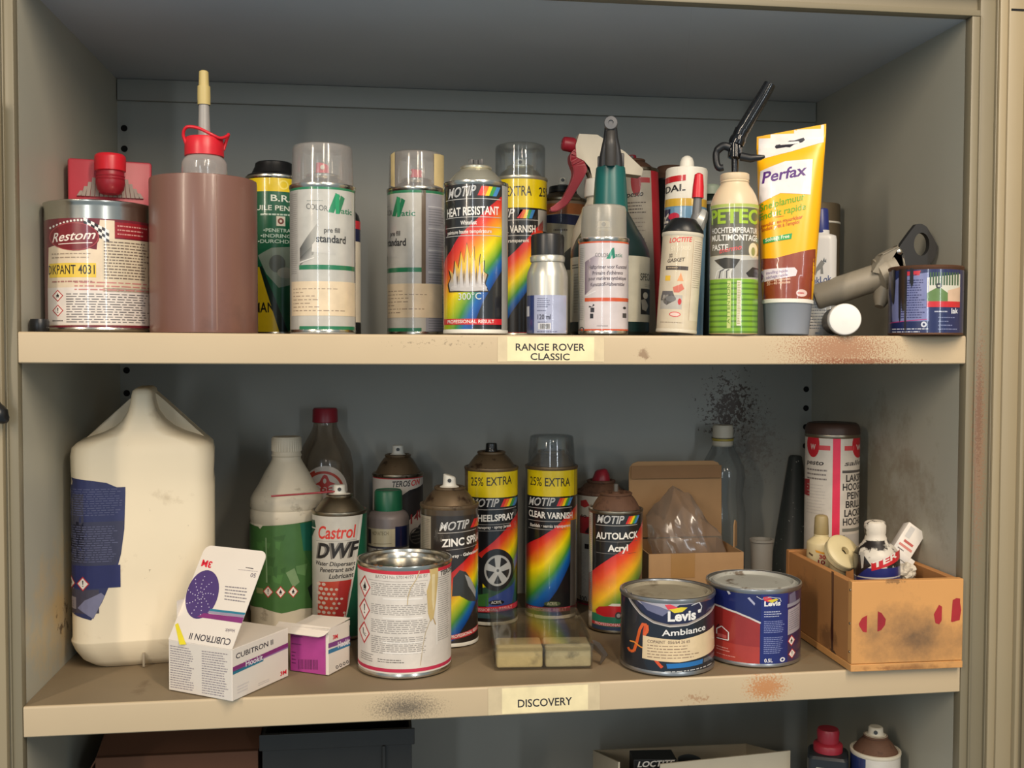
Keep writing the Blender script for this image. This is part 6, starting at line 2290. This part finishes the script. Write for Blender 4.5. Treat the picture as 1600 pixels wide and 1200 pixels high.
A = Art(lambda y, z: (y, z))
A.raw([(44, 94), (50, 94), (48.5, 60), (50, 30), (47.5, 3), (43, 3), (43.5, 40)], (58, 16, 20))
A.raw([(40, 9), (52, 9), (30, 0), (26, 0)], (50, 16, 18), 1)
dr = A.build('paint_drip', lambda u, v, e: (Vector((.0002 - e, u / 1000, .0012 + v / 1000)), Vector((-1, 0, 0))), PRINT, t, 0)
for k, (yy_, zz_) in enumerate(((.004, .085), (.004, .050), (.004, .020))):
    b2 = lathe([(0, 0), (.0014, 0), (.0012, .0006), (0, .0007)], 12)
    xf(b2, Matrix.Translation((.0000, yy_, zz_)) @ Matrix.Rotation(-PI / 2, 4, 'Y'))
    finish('nail', b2, TIN_DULL, t)

ZB = Z + .0078
# small cream bottle in the box
X, Y = .8505, .130
zc = lambda y: at(1270, y, Y).z - ZB
CREAM = M('cream_plastic', (206, 190, 146), .45, 0, .1, 30, spots=[((120, 100, 70), 60, .66, .08)])
t = thing('cream_bottle', 'small cream bottle with grubby cap and red print, left inside the wooden box', 'bottle', (X, Y, ZB), face_cam(X, Y))
finish('body', lathe([(0, 0), (.0155, 0), (.0165, .001), (.0165, zc(858)), (.0165, zc(849)), (.0158, zc(846)), (.011, zc(841)), (.0085, zc(838)), (.008, zc(832)), (0, zc(832))], 48), CREAM, t)
finish('cap', lathe([(.0078, zc(836)), (.0085, zc(834)), (.0078, zc(810)), (.0066, zc(806)), (.004, zc(804.5)), (0, zc(804.5))], 36), M('grubby_cap', (156, 138, 96), .5, 0, .2, 60), t)
A = can_art(1270, 48, .0165, 890, zc(890) * 1000, 845, zc(845) * 1000)
A.p([(1260, 856), (1278, 860), (1280, 863), (1262, 860)], (214, 150, 40))
A.t('30', 1267, 869, 1278, 870, 6, (170, 30, 36), .05)
A.t('10', 1265, 877, 1277, 878, 6, (130, 30, 36), .05)
A.p([(1250, 861), (1257, 864), (1256, 867), (1250, 864)], (90, 70, 50))
A.build('label', cyl_map(.0165), DULL, t)

# cream disc cap
q = at(1311, 866, .083)
t = thing('cream_reel', 'cream round cap with a hole in its middle leaning in the wooden box', 'cap', (q.x, .083, ZB), 0)
bm = lathe([(.0035, .006), (.0038, .0105), (.0050, .0110), (.0150, .0106), (.0172, .0090), (.0175, .0075), (.0160, .0062), (.0150, .0058), (.0165, .0048), (.0168, .0020), (.0155, 0), (0, 0), (.0030, .0050)], 48)
xf(bm, Matrix.Translation((0, 0, q.z - ZB - .002)) @ Matrix.Scale(1.22, 4) @ Matrix.Rotation(math.radians(20), 4, 'Y') @ Matrix.Rotation(math.radians(48), 4, 'X'))
finish('disc', bm, CREAM, t)
finish('shank', tube([(0, .004, .0), (0, .003, q.z - ZB - .004)], [.010, .009], 20), CREAM, t)

# little blue and white bottle with paint runs
X, Y = .8855, .052
zc = lambda y: at(1370, y, Y).z - ZB
t = thing('stained_bottle', 'small blue and white bottle with black paint runs in the wooden box', 'bottle', (X, Y, ZB + .0014), face_cam(X, Y), None, (0, math.radians(-3)))
STAIN = M('paint_run_white', (206, 198, 184), .4, 0, .1, 40, spots=[((34, 28, 26), 30, .50, .04)])
R = .0245
finish('body', lathe([(0, 0), (R - .001, 0), (R, .002), (R, zc(872)), (R - .0006, zc(866)), (R - .004, zc(858)), (R - .010, zc(850)), (.0125, zc(845)), (0, zc(844))], 56), STAIN, t)
cp = lathe([(.0095, zc(848)), (.0120, zc(846)), (.0116, zc(842)), (.0105, zc(838)), (.0112, zc(834)), (.0118, zc(824)), (.0108, zc(818)), (.0085, zc(816)), (.004, zc(817)), (0, zc(818))], 40)
finish('cap', cp, M('runny_cap', (216, 206, 190), .4, 0, .1, 60, spots=[((40, 34, 30), 60, .55, .05)]), t)
A = can_art(1370, 74, R, 905, zc(905) * 1000, 860, zc(860) * 1000)
A.band(884, 905, (36, 44, 110), R)
A.band(898, 900, (196, 190, 184), R, 1)
A.band(905, 960, (30, 38, 98), R)
A.L = 1
A.p([(1362, 876), (1400, 862), (1410, 858), (1410, 870), (1362, 888)], (200, 36, 44))
A.t('TER', 1364, 884, 1403, 868, 9, (232, 224, 214), .04)
A.p([(1330, 862), (1352, 866), (1362, 880), (1350, 888), (1338, 900), (1330, 890)], (36, 30, 30), 2)
A.p([(1345, 860), (1352, 860), (1349, 884), (1346, 886)], (190, 182, 170), 3)
A.build('label', cyl_map(R), PRINT, t)

# crushed white carton
q = at(1424, 856, .088)
t = thing('crushed_carton', 'small crushed white carton with red print tilted in the wooden box', 'carton', (q.x - .007, .088, ZB), 0)
tr = Matrix.Translation((0, 0, q.z - ZB + .006)) @ Matrix.Rotation(math.radians(-14), 4, 'Z') @ Matrix.Rotation(math.radians(36), 4, 'Y') @ Matrix.Rotation(math.radians(-18), 4, 'X')
WCR = M('carton_white', (226, 220, 212), .6, 0, .03)
bm = box(-.0115, -.0075, -.075, .0115, .0075, .0205, .0007)
xf(bm, tr)
for v in bm.verts:
    if v.co.z < .004:
        v.co.z = .004
        v.co.x = max(-.02, min(.0, v.co.x))
finish('carton_body', bm, WCR, t, 25)
bm = box(-.0120, -.0090, -.0225, .0135, -.0072, -.0150, .0004)
bm2 = box(.0110, -.0092, -.0240, .0170, .0060, -.0140, .0006)
finish('torn_flap', xf(merge(bm, bm2), tr), WCR, t, 25)
A = Art(lambda x, y: (x, y))
A.raw([(3, 12), (20, 12), (20, 15), (3, 15)], (206, 130, 120))
A.raw([(6, 18), (18, 18), (18, 21), (6, 21)], (190, 90, 84), 1)
A.raw([(4, 24), (10, 24), (10, 38), (4, 38)], (206, 204, 202), 1)
A.raw([(4, 8), (12, 8), (12, 9.2), (4, 9.2)], (110, 104, 104), 1)
ori = tr @ Vector((-.0115, -.0075, -.0205))
ax = (tr.to_3x3() @ Vector((1, 0, 0)))
az = (tr.to_3x3() @ Vector((0, 0, 1)))
A.build('print', plane_map(ori, ax, az), PAPER, t, 0)

# crumpled paper scrap
q = at(1412, 893, .045)
bm = bmesh.new()
bmesh.ops.create_icosphere(bm, subdivisions=3, radius=.010)
rnd = random.Random(9)
for v in bm.verts:
    v.co *= rnd.uniform(.72, 1.12)
    v.co.x *= 1.15
o = finish('paper_scrap', bm, M('scrap_white', (196, 186, 168), .6, 0, .1), None, 20)
o.location = (q.x + .003, .046, q.z)
for v in o.data.vertices:
    pass
tag(o, 'crumpled whitish scrap beside the blue and white bottle in the wooden box', 'scrap')
st_ = finish('stuffed_rag', loft([rrect(.010, .010, .006, 0), rrect(.013, .012, .008, .03), rrect(.012, .010, .007, q.z - ZB - .008)]), M('rag_grey', (130, 118, 100), .9, 0, .2))
st_.location = (q.x + .003, .046, ZB)
tag(st_, 'grey rag bundle stuffed upright under the white scrap in the wooden box', 'rag')

# ================================================================== BOTTOM SHELF (only the tops are in the picture)
Z = Z3
DKCARD = M('dark_brown_card', (104, 66, 44), .8, 0, .12, 20)
X0, X1, Y0, Y1, H = .018, .203, .135, .36, .252
t = thing('dark_carton', 'brown cardboard carton in shade on the bottom shelf at left', 'carton', (X0, Y0, Z), 0)
w, dpt = X1 - X0, Y1 - Y0
finish('carton_body', box(.012, 0, 0, w, dpt, H - .012, .001), DKCARD, t, 20)
finish('top_flap', xf(box(0, 0, 0, w - .012, .002, .060), Matrix.Translation((.012, .004, H - .013)) @ Matrix.Rotation(math.radians(-70), 4, 'X')), DKCARD, t, 20)
finish('side_flap', xf(box(-.0015, 0, 0, 0, dpt, .045), Matrix.Translation((.012, 0, H - .014)) @ Matrix.Rotation(math.radians(-150), 4, 'Y')), DKCARD, t, 20)

X0, X1, Y0, Y1, H = .2085, .372, .125, .345, .262
CRATE = M('black_crate', (38, 36, 32), .5, 0, .2)
t = thing('black_crate', 'black plastic crate with a rim on the bottom shelf beside the brown carton', 'crate', (X0, Y0, Z), 0)
w, dpt = X1 - X0, Y1 - Y0
finish('front_wall', box(0, 0, 0, w, .003, H, .0008), CRATE, t, 20)
finish('back_wall', box(0, dpt - .003, 0, w, dpt, H, .0008), CRATE, t, 20)
finish('side_wall', box(0, .003, 0, .003, dpt - .003, H), CRATE, t, 20)
finish('side_wall', box(w - .003, .003, 0, w, dpt - .003, H), CRATE, t, 20)
finish('base_board', box(.003, .003, 0, w - .003, dpt - .003, .003), CRATE, t, 20)
finish('rim', merge(box(-.003, -.003, H - .018, w + .003, .0, H, .0008), box(w * .80, -.0045, 0, w * .82, -.0005, H - .018, .0005)), CRATE, t, 20)

X0, X1, Y0, Y1 = .614, .8235, .150, .30
H = at(1155, 1180, Y0).z - Z
TRAYM = M('tray_white', (196, 184, 160), .6, 0, .06)
t = thing('white_tray', 'white cardboard tray with its front edge showing on the bottom shelf', 'tray', (X0, Y0, Z), math.radians(-.5))
w, dpt = X1 - X0, Y1 - Y0
finish('front_wall', prism([(.05, 0), (.05, H - .006), (w, H + .003), (w, 0)], 0, .002), TRAYM, t, 20)
finish('low_front', prism([(0, 0), (0, H - .012), (.0498, H - .016), (.0498, 0)], 0, .002), TRAYM, t, 20)
finish('back_wall', box(0, dpt - .002, 0, w, dpt, H - .045), TRAYM, t, 20)
for x_ in (0, w - .002):
    bm = box(x_, .002, 0, x_ + .002, dpt - .002, H - .002)
    for v in bm.verts:
        if v.co.z > .05 and v.co.y > .05:
            v.co.z -= .043
    finish('side_wall', bm, TRAYM, t, 20)
finish('base_board', box(.002, .002, 0, w - .002, dpt - .002, .002), TRAYM, t, 20)

q = at(1022, 1184, .175)
t = thing('black_box', 'small black box with white capitals standing in the white tray', 'box', (q.x, .170, Z + .0023), math.radians(-4))
hb = q.z - Z - .0023
finish('box_body', box(-.026, 0, 0, .026, .03, hb, .0008), M('black_card', (24, 24, 24), .5), t, 20)
A = face_art([(986, 1180), (1052, 1178), (1056, 1202), (990, 1206)], 52, 19)
A.t('LOCTITE', 994, 1192, 1050, 1188, 9, (226, 222, 214), .04, .1)
A.t('UV 4070', 998, 1202, 1056, 1198, 8, (226, 222, 214), .04, .1)
A.build('print', plane_map((-.026, 0, hb - .019), (1, 0, 0), (0, 0, 1)), PAPER, t, 0)
q = at(1068, 1192, .175)
t = thing('round_pot', 'black round pot beside the small black box in the white tray', 'pot', (q.x + .012, .190, Z + .0023), 0)
finish('pot_body', lathe([(0, 0), (.016, 0), (.016, q.z - Z - .012), (.014, q.z - Z - .004), (.010, q.z - Z - .002), (0, q.z - Z - .002)], 32), BLACK_PL, t)

Y = .120
X = at(1299, 1150, Y).x
zc = lambda y: at(1299, y, Y).z - Z
t = thing('red_cap_bottle', 'dark square bottle with dark red cap on the bottom shelf beside the white aerosol', 'bottle', (X - .004, Y, Z), face_cam(X, Y))
finish('body', loft([rrect(.022, .020, .006, 0), rrect(.023, .021, .006, .003), rrect(.023, .021, .006, zc(1178)), rrect(.021, .019, .006, zc(1174)), rrect(.014, .013, .006, zc(1172)), rrect(.010, .010, .006, zc(1171))]), M('bottle_dark', (36, 40, 44), .4), t, 30)
finish('cap', lathe([(.0105, zc(1176)), (.0165, zc(1172)), (.0168, zc(1162)), (.0158, zc(1160)), (.0120, zc(1158)), (.0128, zc(1142)), (.0115, zc(1138)), (0, zc(1138))], 40), RED_DARK, t)
A = Art(lambda x, y: ((x - 1299) * .75, (1178 - y) * .75 + zc(1178) * 1000))
A.r(1282, 1190, 1331, 1240, (176, 176, 160))
A.f([(1286, 1193), (1328, 1210)], 3, (110, 110, 100), .45, L=2)
A.build('label', plane_map((0, -.0210, 0), (1, 0, 0), (0, 0, 1)), PAPER, t, 0)

X, Y, R = .9065, .100, .0275
zc = lambda y: at(1366, y, Y).z - Z
H = zc(1170)
t, zt = spray_can('blue_band_can', 'white and navy aerosol with brown dome on the bottom shelf at right', X, Y, Z, R, H, zc(1150) - H, .0125, RUST, DIRTY_WHITE)
nozzle(t, zt, DIRTY_WHITE, .0085, .0115, .0130)
A = can_art(1366, 73, R, 1200, zc(1200) * 1000, 1170, H * 1000)
A.band(1172, 1400, (206, 200, 190), R)
A.L = 1
A.r(1320, 1176, 1352, 1400, (36, 48, 96))
A.r(1356, 1192, 1372, 1240, (36, 36, 52), 2)
A.build('label', cyl_map(R), PRINT, t)

# repeats of one kind share a group
for o in list(COL.objects):
    if o.parent is None and 'category' in o.keys():
        n = o.name.split('.')[0]
        if n == 'primer_can':
            o['group'] = 'white cans with a green letter'
        elif n in ('heat_paint_can', 'varnish_can', 'zinc_paint_can', 'wheel_paint_can', 'clear_lacquer_can', 'auto_paint_can'):
            o['group'] = 'black spray cans with a rainbow'
        elif n in ('wall_paint_tin', 'metal_paint_tin'):
            o['group'] = 'paint tins at the front of the middle shelf'
